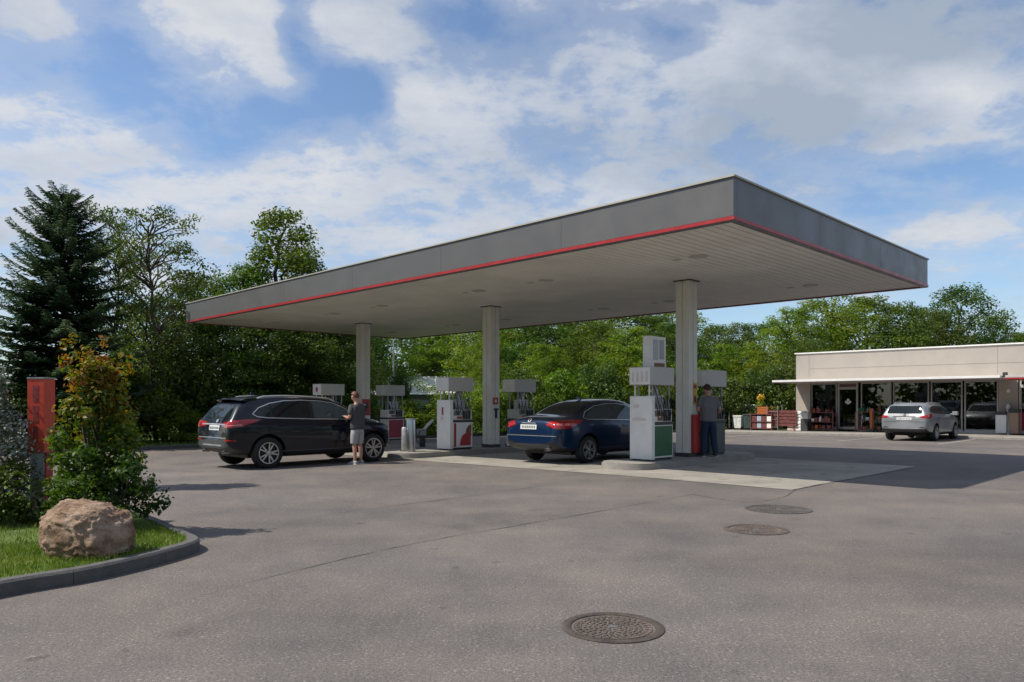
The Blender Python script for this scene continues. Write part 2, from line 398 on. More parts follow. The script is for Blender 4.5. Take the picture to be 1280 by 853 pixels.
def kerb(name, path, w, h, mat, zf, stone=1.0, gap=0.008, closed=False):
    """Kerb stones along a path of (x, y); w to the left of the path."""
    P = [Vector(p) for p in path]
    mb = MB()
    # resample
    pts = [P[0]]; 
    for a, b in zip(P, P[1:]):
        n = max(1, int((b - a).length / 0.2))
        for k in range(1, n + 1): pts.append(a.lerp(b, k / n))
    acc = 0.0; seg = [pts[0]]
    def emit(seg):
        if len(seg) < 2: return
        prof = [(0, -0.05), (0, h - 0.02), (0.02, h), (w - 0.01, h), (w, h - 0.01), (w, -0.05)]
        vs = []; m = len(prof)
        for i, p in enumerate(seg):
            d = (seg[min(i + 1, len(seg) - 1)] - seg[max(i - 1, 0)]).normalized(); n = Vector((-d.y, d.x))
            if i == 0: p = p + d * gap / 2
            if i == len(seg) - 1: p = p - d * gap / 2
            for s_, z in prof:
                q = p + n * s_; vs.append((q.x, q.y, zf(p.x, p.y) + z))
        fs = []
        for i in range(len(seg) - 1):
            for k in range(m - 1):
                fs.append((i * m + k, (i + 1) * m + k, (i + 1) * m + k + 1, i * m + k + 1)[::-1])
        fs.append(tuple(range(m))); fs.append(tuple(range((len(seg) - 1) * m, len(seg) * m))[::-1])
        mb.add(vs, fs)
    for a, b in zip(pts, pts[1:]):
        seg.append(b); acc += (b - a).length
        if acc >= stone: emit(seg); seg = [b]; acc = 0
    emit(seg)
    o = mb.build(name, mat)
    bm = bmesh.new(); bm.from_mesh(o.data); bmesh.ops.recalc_face_normals(bm, faces=bm.faces[:]); bm.to_mesh(o.data); bm.free()
    return structure(o)

def smooth_path(P, n=8):
    P = [Vector(p) for p in P]; out = []
    for i in range(len(P) - 1):
        p0, p1, p2, p3 = P[max(i - 1, 0)], P[i], P[i + 1], P[min(i + 2, len(P) - 1)]
        for k in range(n):
            t = k / n
            out.append(0.5 * ((2 * p1) + (p2 - p0) * t + (2 * p0 - 5 * p1 + 4 * p2 - p3) * t * t + (3 * p1 - p0 - 3 * p2 + p3) * t ** 3))
    out.append(P[-1]); return out

def pix(px, py, z=0.0):
    Y = (CAMZ - z) * FPX / (py - HOR)
    return Vector((ray(px, Y), Y))

def ground():
    A = asphalt_mat()
    structure(sheet('ground', [(-400, -400), (400, -400), (400, 400), (-400, 400)], 0.0, A))
    ap = apron_mat()
    structure(sheet('pavement', [(-0.55, 1.0), (19.9, 1.0), (19.9, 7.6), (-0.55, 7.6)], 0.004, ap))
    # joints of the slabs
    rng = random.Random(3)
    mb_j = []
    for i, u in enumerate((4.55, 9.65, 14.75)):
        a, b = W(u, 1.0), W(u, 7.6)
        structure(strip_line('pavement_joint', [(a.x, a.y), (b.x, b.y)], 0.018, 0.008, MAT['tar']))
    for a, b in (((-0.55, 1.0), (19.9, 1.0)), ((-0.55, 1.0), (-0.55, 7.6))):
        a, b = W(*a), W(*b)
        structure(strip_line('pavement_joint', [a.xy.lerp(b.xy, k / 30) for k in range(31)], 0.018, 0.009, MAT['tar'], 0.5, rng))
    # tar seams in the asphalt
    seam = smooth_path([pix(868, 618), pix(700, 648), pix(560, 672), pix(470, 690), pix(360, 716), pix(270, 740), pix(190, 765)])
    seam = [p + Vector((rng.uniform(-.006, .006), rng.uniform(-.012, .012))) for p in seam]
    structure(strip_line('ground_seam', seam, 0.012, 0.004, MAT['tar'], 0.75, rng, True))
    seam2 = smooth_path([pix(690, 606), pix(560, 624), pix(430, 641), pix(345, 657)])
    seam2 = [p + Vector((rng.uniform(-.01, .01), rng.uniform(-.02, .02))) for p in seam2]
    structure(strip_line('ground_seam', seam2, 0.014, 0.004, MAT['tar'], 0.8, rng, True))
    seam3 = smooth_path([pix(1050, 601), pix(1000, 611), pix(978, 622), pix(930, 628), pix(868, 618.5)])
    structure(strip_line('ground_seam', seam3, 0.013, 0.004, MAT['tar'], 0.8, rng))
    # parking bays
    for u in (11.0, 8.3, 5.45, 1.9, -0.9, -3.7):
        a, b = W(u, 18.2), W(u, 23.2)
        structure(strip_line('road_marking', [(a.x, a.y), (b.x, b.y)], 0.10, 0.004, MAT['paint_line']))
    a, b = W(-0.5, 18.2), W(-14, 18.2)
    structure(strip_line('road_marking', [a.xy.lerp(b.xy, t / 9) for t in range(10)], 0.10, 0.004, MAT['paint_line']))
    # walk in front of the shop
    structure(sheet('sidewalk', [(-40, 23.75), (19.5, 23.75), (19.5, 27.05), (-40, 27.05)], 0.10, ap))
    p = [W(19.5 - k * 2.0, 23.6).xy for k in range(30)]
    kerb('kerb', p, 0.14, 0.11, MAT['concrete'], gz)
    # the grass beyond the forecourt
    vm = verge_mat()
    structure(sheet('verge', [(21.75, -120), (180, -120), (180, 180), (21.75, 180)], 0.10, vm))
    structure(sheet('verge', [(-180, 40.2), (21.75, 40.2), (21.75, 180), (-180, 180)], 0.09, vm))
    structure(sheet('verge', [(11.3, 27.1), (21.75, 27.1), (21.75, 40.2), (11.3, 40.2)], 0.09, vm))
    p = [W(21.6, v).xy for v in range(-30, 48, 2)]
    kerb('kerb', p[::-1] if False else p, 0.15, 0.13, MAT['granite'], gz)
    # pump islands
    for k, u in enumerate(UISL):
        v0 = (2.05, 1.15, 1.15)[k]; v1 = 7.7
        h = 0.15
        hw = 0.66
        poly = []
        for i in range(13):
            t = math.pi + math.pi * i / 12
            poly.append((v0 + 0.5 + 0.5 * math.cos(t + math.pi / 2 - math.pi), hw * math.sin(t + math.pi / 2 - math.pi)))
        poly = []
        for i in range(13):
            t = math.pi / 2 + math.pi * i / 12
            poly.append((v0 + 0.5 + 0.5 * math.cos(t), hw * math.sin(t)))
        for i in range(13):
            t = -math.pi / 2 + math.pi * i / 12
            poly.append((v1 - 0.5 + 0.5 * math.cos(t), hw * math.sin(t)))
        bm = bmesh.new()
        f = bm.faces.new([bm.verts.new((x, y, -0.1)) for x, y in poly])
        r = bmesh.ops.extrude_face_region(bm, geom=[f])
        top = [e for e in r['geom'] if isinstance(e, bmesh.types.BMVert)]
        for v in top: v.co.z = h
        bmesh.ops.recalc_face_normals(bm, faces=bm.faces[:])
        te = [e for e in bm.edges if all(abs(v.co.z - h) < 1e-6 for v in e.verts)]
        bmesh.ops.bevel(bm, geom=te, offset=0.03, segments=2, affect='EDGES')
        me = bpy.data.meshes.new('pavement_island'); bm.to_mesh(me); bm.free()
        o = link('pavement_island', me, MAT['concrete'], smooth=40, loc=W(u, 0, g(u)), rotz=ROT45)
        structure(o)

UISL = (4.0, 11.15, 18.36)

# ------------------------------------------------------------------ manhole covers
def manhole(x, y, d, label, rng, lid=(0.15, 0.118, 0.098)):
    t = thing('manhole_cover', label, 'manhole cover', (x, y, gz(x, y)))
    iron = M('cast_iron', tuple(c * .62 for c in lid), 0.6, metal=0.3, var=0.4, vscale=7, bump=0.4, bscale=50)
    R = d / 2
    f = MB(); f.lathe([(R, -0.05), (R, 0.007), (R - 0.012, 0.010), (R - 0.055, 0.010), (R - 0.06, 0.006), (R - 0.06, -0.02)], 48, cap=False)
    f.build('frame', iron, t, smooth=40)
    c = MB(); c.lathe([(0.0001, -0.004), (R - 0.068, -0.004), (R - 0.068, -0.03)], 48, cap=False)
    # raised studs in rings
    r = 0.05
    while r < R - 0.10:
        n = max(6, int(2 * math.pi * r / 0.042))
        for k in range(n):
            a = 2 * math.pi * k / n + r * 7
            dx, dy = math.cos(a), math.sin(a); w = 0.014; l = 0.010
            pts = [(dx * (r + i) - dy * j, dy * (r + i) + dx * j) for i, j in ((-l, -w), (l, -w), (l, w), (-l, w))]
            c.prism(pts, -0.006, 0.007)
        r += 0.034
    n = 30
    for k in range(n):
        a = 2 * math.pi * k / n; r1 = R - 0.092
        dx, dy = math.cos(a), math.sin(a)
        pts = [(dx * (r1 + i) - dy * j, dy * (r1 + i) + dx * j) for i, j in ((-.013, -.022), (.013, -.022), (.013, .022), (-.013, .022))]
        c.prism(pts, -0.006, 0.006)
    c.build('lid', M('worn_iron_lid', lid, 0.55, metal=0.3, var=0.4, vscale=6, bump=0.3, bscale=60), t)
    MB().box(-.03, .03, -.012, .012, -.003, .0095).build('lifting_bar', MAT['galv'], t)
    return t

def manholes():
    rng = random.Random(5)
    p = pix(766, 784.5); manhole(p.x, p.y, 0.68, 'large round cast iron manhole cover with ringed studs, nearest on the open asphalt', rng)
    p = pix(945, 662.5); manhole(p.x, p.y, 0.74, 'worn brownish manhole cover between the nearest cover and the one by the concrete', rng, (.19, .155, .13))
    p = pix(973, 637); manhole(p.x, p.y, 0.90, 'flat dark manhole cover closest to the corner of the pale concrete strip', rng, (.16, .145, .135))

# ------------------------------------------------------------------ the canopy over the pumps
def canopy():
    L, D = 22.8, 10.3                     # along u, along v
    zb, zt = 4.52, 5.25
    t = thing('fuel_canopy', 'big flat grey forecourt canopy with a red edge stripe over the pumps', 'canopy', W(0, 0, 0), ROT45)
    # local x = v, local y = u
    f = MB()
    for x0, x1, y0, y1 in ((0, 0.12, 0, L), (D - 0.12, D, 0, L)):
        y = y0
        while y < y1 - 0.01:
            ye = min(y + 3.8, y1); f.box(x0, x1, y + 0.003, ye - 0.003, zb + 0.085, zt); y = ye
    for y0, y1 in ((0, 0.12), (L - 0.12, L)):
        x = 0.123
        while x < D - 0.13:
            xe = min(x + 3.355, D - 0.123); f.box(x + 0.002, xe - 0.002, y0 + 0.002, y1 - 0.002, zb + 0.085, zt); x = xe
    f.build('fascia', MAT['fascia'], t)
    rs = MB()
    a = 0.014
    rs.box(-a, 0.1, -a, L + a, zb + 0.016, zb + 0.078).box(D - 0.1, D + a, -a, L + a, zb + 0.016, zb + 0.078)
    rs.box(0.102, D - 0.102, -a, 0.1, zb + .016, zb + 0.078).box(0.102, D - 0.102, L - 0.1, L + a, zb + .016, zb + 0.078)
    rs2 = MB(); rs2.box(0, 0.1, 0, L, zb, zb + .0155).box(D - .1, D, 0, L, zb, zb + .0155).box(.102, D - .102, 0, .1, zb, zb + .0155).box(.102, D - .102, L - .1, L, zb, zb + .0155); rs2.build('bottom_edge', MAT['fascia'], t)
    rs.build('red_stripe', MAT['red'], t)
    tr = MB()
    b = 0.03
    tr.box(-b, 0.2, -b, L + b, zt + 0.002, zt + 0.032).box(D - 0.2, D + b, -b, L + b, zt + 0.002, zt + 0.032)
    tr.box(0.202, D - 0.202, -b, 0.2, zt + 0.002, zt + 0.032).box(0.202, D - 0.202, L - 0.2, L + b, zt + 0.002, zt + 0.032)
    tr.build('edge_trim', MAT['trim'], t)
    MB().box(0.21, D - 0.21, 0.21, L - 0.21, zt - 0.25, zt - 0.1).build('roof_deck', MAT['dark_grey'], t)
    so = MB()
    y = 0.13
    while y < L - 0.13:                    # boards run along v
        ye = min(y + 0.20, L - 0.13)
        so.box(0.13, D - 0.13, y + 0.006, ye - 0.018, zb + 0.03, zb + 0.06); y += 0.20
    so.build('soffit', MAT['soffit'], t)
    MB().box(0.125, D - 0.125, 0.125, L - 0.125, zb + 0.075, zb + 0.12).build('soffit_backing', MAT['dark_grey'], t)
    for y in (2.1, 6.4, 8.9, 13.4, 16.2, 20.4):
        for x in (2.4, 7.9):
            l = MB()
            l.lathe([(0.19, zb + 0.028), (0.19, zb + 0.012), (0.15, zb + 0.008), (0.14, zb + 0.02)], 24, (x, y, 0))
            l.build('ceiling_light', MAT['lamp_rim'], t, smooth=40)
            MB().lathe([(0.0001, zb + 0.006), (0.138, zb + 0.006), (0.138, zb + 0.01)], 24, (x, y, 0), cap=False).build('light_glass', MAT['pale_grey'], t)
            l2 = MB().box(x - 0.05, x + 0.05, y + 0.45, y + 0.62, zb + 0.012, zb + 0.028, 0.004).build('hatch', MAT['lamp_rim'], t)
    for k, u in enumerate(UISL):
        z0 = g(u) + (0.15)
        h = 0.19; c = 0.02; v = 5.0
        poly = [(-h, -h), (-0.014, -h), (-0.014, -h + c), (0.014, -h + c), (0.014, -h), (h, -h), (h, -0.014), (h - c, -0.014), (h - c, 0.014), (h, 0.014), (h, h),
                (0.014, h), (0.014, h - c), (-0.014, h - c), (-0.014, h), (-h, h), (-h, 0.014), (-h + c, 0.014), (-h + c, -0.014), (-h, -0.014)]
        cm = MB().prism([(x + v, y + u) for x, y in poly], z0 + 0.10, zb + 0.02)
        co = cm.build('column', MAT['column'], t)
        MB().box(v - 0.215, v + 0.215, u - 0.215, u + 0.215, z0 - 0.001, z0 + 0.10, 0.008).build('plinth', MAT['dark_plinth'], co)
        MB().box(v - 0.24, v + 0.24, u - 0.24, u + 0.24, zb + 0.004, zb + 0.027, 0.004).build('collar', MAT['dark_grey'], co)

# ------------------------------------------------------------------ fuel pumps  (local x = v, local y = u, -y faces the near lane)
def pump(u, v, label, panel, style, cab=True):
    z0 = g(u) + 0.15
    t = thing('fuel_pump', label, 'fuel pump', W(u, v, z0), ROT45, 'fuel pumps on the islands')
    wm, pg = MAT['white_metal'], MAT['pale_grey']
    MB().box(-0.43, 0.44, -0.25, 0.25, 0, 0.06).build('base', MAT['black'], t)
    body = MB().box(-0.33, 0.46, -0.27, 0.27, 0.06, 0.83, 0.008)
    bo = body.build('body', wm if style != 'teal' else MAT['teal'], t)
    for s in (-1, 1):
        y0, y1 = (-0.284, -0.271) if s < 0 else (0.271, 0.284)
        if style == 'green':
            MB().box(-0.29, 0.42, y0, y1, 0.10, 0.80, 0.003).build('lower_panel', panel, t)
        elif style == 'stripe':
            pl = MB().box(-0.30, 0.43, y0, y1, 0.08, 0.81, 0.003).build('lower_panel', wm, t)
            MB().box(-0.29, -0.21, y0 - 0.004 if s < 0 else y1, y0 if s < 0 else y1 + 0.004, 0.09, 0.80).build('stripe', MAT['red'], pl)
            # red arched emblem on the lower panel
            n = 14; poly = [(0.18 + 0.22 * math.cos(math.pi - math.pi * 0.5 * k / n), 0.12 + 0.36 * math.sin(math.pi * 0.5 * k / n)) for k in range(n + 1)]
            poly += [(0.40, 0.48), (0.40, 0.12)]
            ys = y0 - 0.003 if s < 0 else y1 + 0.003
            mb = MB(); mb.add([(x - 0.02, ys, z) for x, z in poly], [tuple(range(len(poly)))]); mb.build('emblem', MAT['red_dull'], pl)
            ys = y0 - 0.002 if s < 0 else y1 + 0.002
            poly2 = [(0.16, 0.48), (0.20, 0.62), (0.30, 0.74), (0.40, 0.76), (0.40, 0.40), (0.18, 0.40)]
            mb = MB(); mb.add([(x, ys, z) for x, z in poly2], [tuple(range(len(poly2)))]); mb.build('emblem', MAT['brown_print'], pl)
        else:
            MB().box(-0.28, 0.41, y0, y1, 0.09, 0.80, 0.003).build('lower_panel', panel, t)
    MB().box(-0.34, 0.475, -0.295, 0.295, 0.832, 0.895, 0.01).build('bumper_band', MAT['dark_grey'], t)
    hd = MB().box(-0.33, 0.45, -0.25, 0.25, 0.897, 1.20, 0.008).build('display_head', wm if style != 'teal' else pg, t)
    for s in (-1, 1):
        ya = -0.256 if s < 0 else 0.251
        MB().box(-0.27, -0.02, ya, ya + 0.005, 1.03, 1.17).build('screen', MAT['screen'], hd)
        MB().box(-0.15, 0.05, ya - 0.003 if s < 0 else ya + 0.003, ya + 0.002 if s < 0 else ya + 0.008, 0.93, 1.00).build('label_plate', MAT['brown_print'] if style == 'green' else MAT['red_dull'], hd)
        for k, x in enumerate((0.08, 0.19, 0.30)):
            MB().box(x, x + 0.07, ya - 0.03 if s < 0 else ya, ya + 0.005 if s < 0 else ya + 0.035, 0.92, 1.18, 0.008).build('nozzle_boot', MAT['black'], hd)
    if style == 'green':
        for k, (x, r) in enumerate(((-0.13, 0.05), (0.02, 0.055))):
            mb = MB(); n = 12
            mb.add([(x + r * 0.8 * math.cos(a), -0.262, 1.07 + r * 1.9 * math.sin(a)) for a in [2 * math.pi * i / n for i in range(n)]], [tuple(range(n))])
            mb.build('print', MAT['brown_print'], hd)
    # mast and hose rack
    MB().box(-0.20, 0.36, -0.07, 0.07, 1.20, 1.52, 0.006).build('hose_rack', MAT['galv'], t)
    for x, y in ((-0.27, -0.19), (0.41, -0.19), (-0.27, 0.19), (0.41, 0.19)):
        MB().lathe([(0.022, 1.20), (0.022, 1.76)], 8, (x, y, 0)).build('post', MAT['galv'], t, smooth=40)
    MB().box(0.06, 0.17, -0.06, 0.06, 1.52, 1.76, 0.004).build('mast', MAT['galv'], t)
    # hoses and nozzles on both sides
    for s in (-1, 1):
        for k, x in enumerate((-0.14, 0.02, 0.18, 0.33)):
            pts = [(x * 0.9, 0.10 * s, 1.77), (x, 0.20 * s, 1.60), (x + 0.02, 0.255 * s, 1.35), (x + 0.03, 0.285 * s, 1.12 + 0.03 * (k % 2)), (x + 0.0, 0.30 * s, 1.05), (x - 0.05, 0.29 * s, 1.14), (x - 0.055, 0.25 * s, 1.30)]
            MB().tube(smooth3(pts), 0.011, 6).build('hose', (MAT['black'], MAT['dark_grey'], MAT['screen'], MAT['dark_grey'])[k], t, smooth=50)
            nz = MB().box(x - 0.075, x - 0.025, 0.17 * s - 0.02, 0.17 * s + 0.02, 1.22, 1.40, 0.008)
            nz.tube([(x - 0.05, 0.17 * s, 1.38), (x - 0.05, 0.13 * s, 1.47), (x - 0.05, 0.10 * s, 1.45)], 0.012, 6)
            nz.build('nozzle', (MAT['black'], MAT['galv'], MAT['pale_grey'], MAT['dark_grey'])[k % 4], t)
    # header box
    hb = MB().box(-0.50, 0.48, -0.30, 0.30, 1.76, 2.18, 0.010).build('header', pg, t)
    MB().box(-0.512, -0.501, -0.285, 0.285, 1.775, 2.165, 0.002).build('end_plate', wm, hb)
    if style == 'green':
        for k in range(4):
            y = -0.2 + 0.13 * k
            mb = MB(); mb.add([(-0.515, y - 0.035, 1.83), (-0.515, y + 0.035, 1.83), (-0.515, y + 0.02, 2.10 - 0.02 * k), (-0.515, y - 0.02, 2.07)], [(0, 1, 2, 3)])
            mb.build('print', MAT['pink_print'], hb)
    elif style == 'plain' and cab:
        n = 16
        mb = MB(); mb.add([(-0.515, 0.08 * math.cos(2 * math.pi * i / n), 1.97 + 0.09 * math.sin(2 * math.pi * i / n)) for i in range(n)], [tuple(range(n))[::-1]])
        mb.build('emblem', MAT['red_dull'], hb)
    if cab:
        ca = MB().box(-0.47, -0.345, -0.31, 0.31, 0.03, 1.50, 0.012).build('end_cabinet', wm, t)
        MB().lathe([(0.02, 1.49), (0.02, 1.765)], 8, (-0.41, -0.2, 0)).build('post', wm, t, smooth=40)
        MB().lathe([(0.02, 1.49), (0.02, 1.765)], 8, (-0.41, 0.2, 0)).build('post', wm, t, smooth=40)
        x = -0.474
        if style == 'green':
            n = 14
            mb = MB(); mb.add([(x, 0.12 + 0.09 * math.cos(2 * math.pi * i / n), 1.27 + 0.05 * math.sin(2 * math.pi * i / n)) for i in range(n)], [tuple(range(n))[::-1]])
            mb.add([(x, -0.16, 0.93), (x, 0.23, 0.93), (x, 0.23, 0.99), (x, 0.1, 1.01), (x, -0.16, 0.98)], [(0, 1, 2, 3, 4)[::-1]])
            mb.build('faded_print', M('very_faded_print', (0.70, 0.60, 0.58), 0.5, var=0.15, vscale=25), ca)
        else:
            mb = MB(); mb.box(x - 0.003, x + 0.004, 0.0, 0.07, 1.05, 1.28); mb.build('red_mark', MAT['red_dull'], ca)
            mb = MB(); mb.box(x - 0.003, x + 0.004, 0.0, 0.12, 0.90, 0.99); mb.build('orange_mark', MAT['pink_print'], ca)
    if style == 'green':
        bd = MB().box(-0.26, 0.44, -0.09, 0.09, 2.18, 2.92, 0.012).build('display_board', wm, t)
        for s in (-1, 1):
            ys = -0.094 if s < 0 else 0.091
            MB().box(-0.10, 0.12, ys, ys + 0.003, 2.36, 2.84).build('board_print', MAT['blue_print'], bd)
            MB().box(0.16, 0.36, ys, ys + 0.003, 2.38, 2.84).build('board_print', M('pale_violet_print', (0.36, 0.34, 0.44), 0.4), bd)
            MB().box(-0.05, 0.38, ys - 0.001, ys + 0.004, 2.20, 2.29).build('board_strip', MAT['brown_print'], bd)
            for k in range(3):
                MB().box(-0.07, 0.09, ys - 0.002, ys + 0.005, 2.42 + k * 0.13, 2.46 + k * 0.13).build('board_text', MAT['pale_grey'], bd)
        MB().tube([(-0.2, 0, 2.92), (-0.2, 0, 2.97), (0.38, 0, 2.99), (0.38, 0, 2.92)], 0.012, 6).build('rail', MAT['dark_grey'], bd)
    return t

def smooth3(P, n=5):
    P = [Vector(p) for p in P]; out = []
    for i in range(len(P) - 1):
        p0, p1, p2, p3 = P[max(i - 1, 0)], P[i], P[i + 1], P[min(i + 2, len(P) - 1)]
        for k in range(n):
            t = k / n
            out.append(0.5 * ((2 * p1) + (p2 - p0) * t + (2 * p0 - 5 * p1 + 4 * p2 - p3) * t * t + (3 * p1 - p0 - 3 * p2 + p3) * t ** 3))
    out.append(P[-1]); return out

def pumps():
    pump(4.0, 3.5, 'white fuel pump with a green lower panel and a board on top', MAT['green'], 'green')
    pump(4.0, 5.98, 'fuel pump behind the near column, beside the man in dark trousers', MAT['teal'], 'teal', False)
    pump(11.15, 3.5, 'white fuel pump with a red stripe and red arch, between bollard and middle column', MAT['red'], 'stripe')
    pump(11.15, 6.3, 'fuel pump with dull teal lower part, between the middle column and the blue sedan', MAT['teal'], 'teal', False)
    pump(18.36, 3.5, 'fuel pump hidden behind the black SUV with its header box showing over the bonnet', MAT['magenta'], 'plain')
    pump(18.36, 6.3, 'fuel pump with a crimson lower panel just past the nose of the black SUV', MAT['magenta'], 'plain', False)
    # things on and beside the columns
    u = 4.0; z0 = g(u) + 0.15
    t = thing('equipment_box', 'tall red box on the foot of the near column', 'red box', W(u, 5.0, z0), ROT45)
    MB().box(-0.10, 0.19, -0.275, -0.193, 0.10, 1.05, 0.01).build('case', MAT['red'], t)
    MB().box(0.13, 0.16, -0.283, -0.272, 0.5, 0.62, 0.003).build('handle', MAT['black'], t)
    t = thing('poster', 'narrow yellow and brown poster on the near column above the red box', 'poster', W(u, 5.0, z0), ROT45)
    MB().box(0.00, 0.15, -0.200, -0.192, 1.30, 1.85).build('sheet', MAT['yellow'], t)
    MB().box(0.015, 0.135, -0.204, -0.2005, 1.36, 1.52).build('print', MAT['brown_print'], t)
    MB().box(0.015, 0.135, -0.204, -0.2005, 1.70, 1.80).build('print', MAT['red_dull'], t)
    u = 11.15; z0 = g(u) + 0.15
    t = thing('wall_sign', 'small square red sign on the middle column', 'sign', W(u, 5.0, z0), ROT45)
    MB().box(-0.10, 0.13, -0.206, -0.192, 1.36, 1.58).build('plate', MAT['red'], t)
    n = 14; mb = MB(); mb.add([(0.015 + 0.05 * math.cos(2 * math.pi * i / n), -0.209, 1.47 + 0.05 * math.sin(2 * math.pi * i / n)) for i in range(n)], [tuple(range(n))]); mb.build('emblem', MAT['pink_print'], t)
    t = thing('squeegee_holder', 'black squeegee holder on the middle column below the red sign', 'holder', W(u, 5.0, z0), ROT45)
    MB().box(-0.06, 0.12, -0.225, -0.192, 1.18, 1.24, 0.006).build('bracket', MAT['black'], t)
    MB().box(-0.005, 0.065, -0.23, -0.192, 0.92, 1.18, 0.008).build('squeegee', MAT['black'], t)
    t = thing('marker_post', 'short white post just right of the middle column', 'post', W(11.0, 5.62, z0), 0)
    MB().lathe([(0.055, 0), (0.055, 0.36), (0.045, 0.38), (0.0001, 0.385)], 14).build('shaft', MAT['white_metal'], t, smooth=40)
    MB().lathe([(0.075, 0), (0.075, 0.02), (0.056, 0.025)], 14).build('foot', MAT['dark_grey'], t, smooth=40)
    u = 18.36; z0 = g(u) + 0.15
    t = thing('wall_sign', 'red sign board on the far column behind the man in shorts', 'sign', W(u, 5.0, z0), ROT45)
    MB().box(-0.17, 0.17, -0.206, -0.192, 1.0, 1.62).build('plate', MAT['red'], t)
    n = 14; mb = MB(); mb.add([(0.1 * math.cos(2 * math.pi * i / n), -0.209, 1.38 + 0.12 * math.sin(2 * math.pi * i / n)) for i in range(n)], [tuple(range(n))]); mb.build('emblem', MAT['dark_grey'], t)
    # bollard on the near end of the middle island
    u = 11.15; z0 = g(u) + 0.15
    t = thing('bollard', 'thick brushed steel bollard on the rounded end of the middle island', 'bollard', W(u, 1.80, z0))
    MB().lathe([(0.14, 0), (0.14, 0.92), (0.135, 0.935)], 32, cap=False).build('shaft', MAT['steel'], t, smooth=40)
    MB().lathe([(0.148, 0.925), (0.148, 0.95), (0.0001, 0.96)], 32, cap=True).build('cap', MAT['galv'], t, smooth=40)
    t = thing('bollard', 'slim dull guard post half hidden left of the steel bollard', 'bollard', W(11.50, 1.85, z0))
    MB().lathe([(0.09, 0), (0.09, 0.66), (0.07, 0.70), (0.0001, 0.71)], 20).build('shaft', MAT['galv'], t, smooth=40)
    MB().lathe([(0.13, 0), (0.13, 0.02), (0.092, 0.03)], 20, cap=False).build('foot', MAT['dark_grey'], t, smooth=40)
    # air and water post
    Y = 27.0; x = ray(528, Y)
    t = thing('air_pump', 'small grey air pump post with a tilted arm in front of the hedge', 'air pump', (x, Y, gz(x, Y)), math.radians(20))
    MB().box(-0.09, 0.09, -0.09, 0.09, 0, 0.42, 0.01).build('post', MAT['dark_grey'], t)
    MB().box(-0.20, 0.12, -0.11, 0.11, 0.42, 0.66, 0.02).build('housing', MAT['galv'], t)
    MB().tube([(0.05, 0, 0.62), (0.22, 0, 0.82), (0.40, 0, 0.98)], [0.05, 0.06, 0.045], 8).build('arm', MAT['white_metal'], t, smooth=40)
    MB().tube(smooth3([(-0.1, -0.12, 0.6), (-0.25, -0.18, 0.3), (-0.1, -0.2, 0.08), (0.1, -0.15, 0.3)]), 0.015, 6).build('hose', MAT['black'], t, smooth=40)
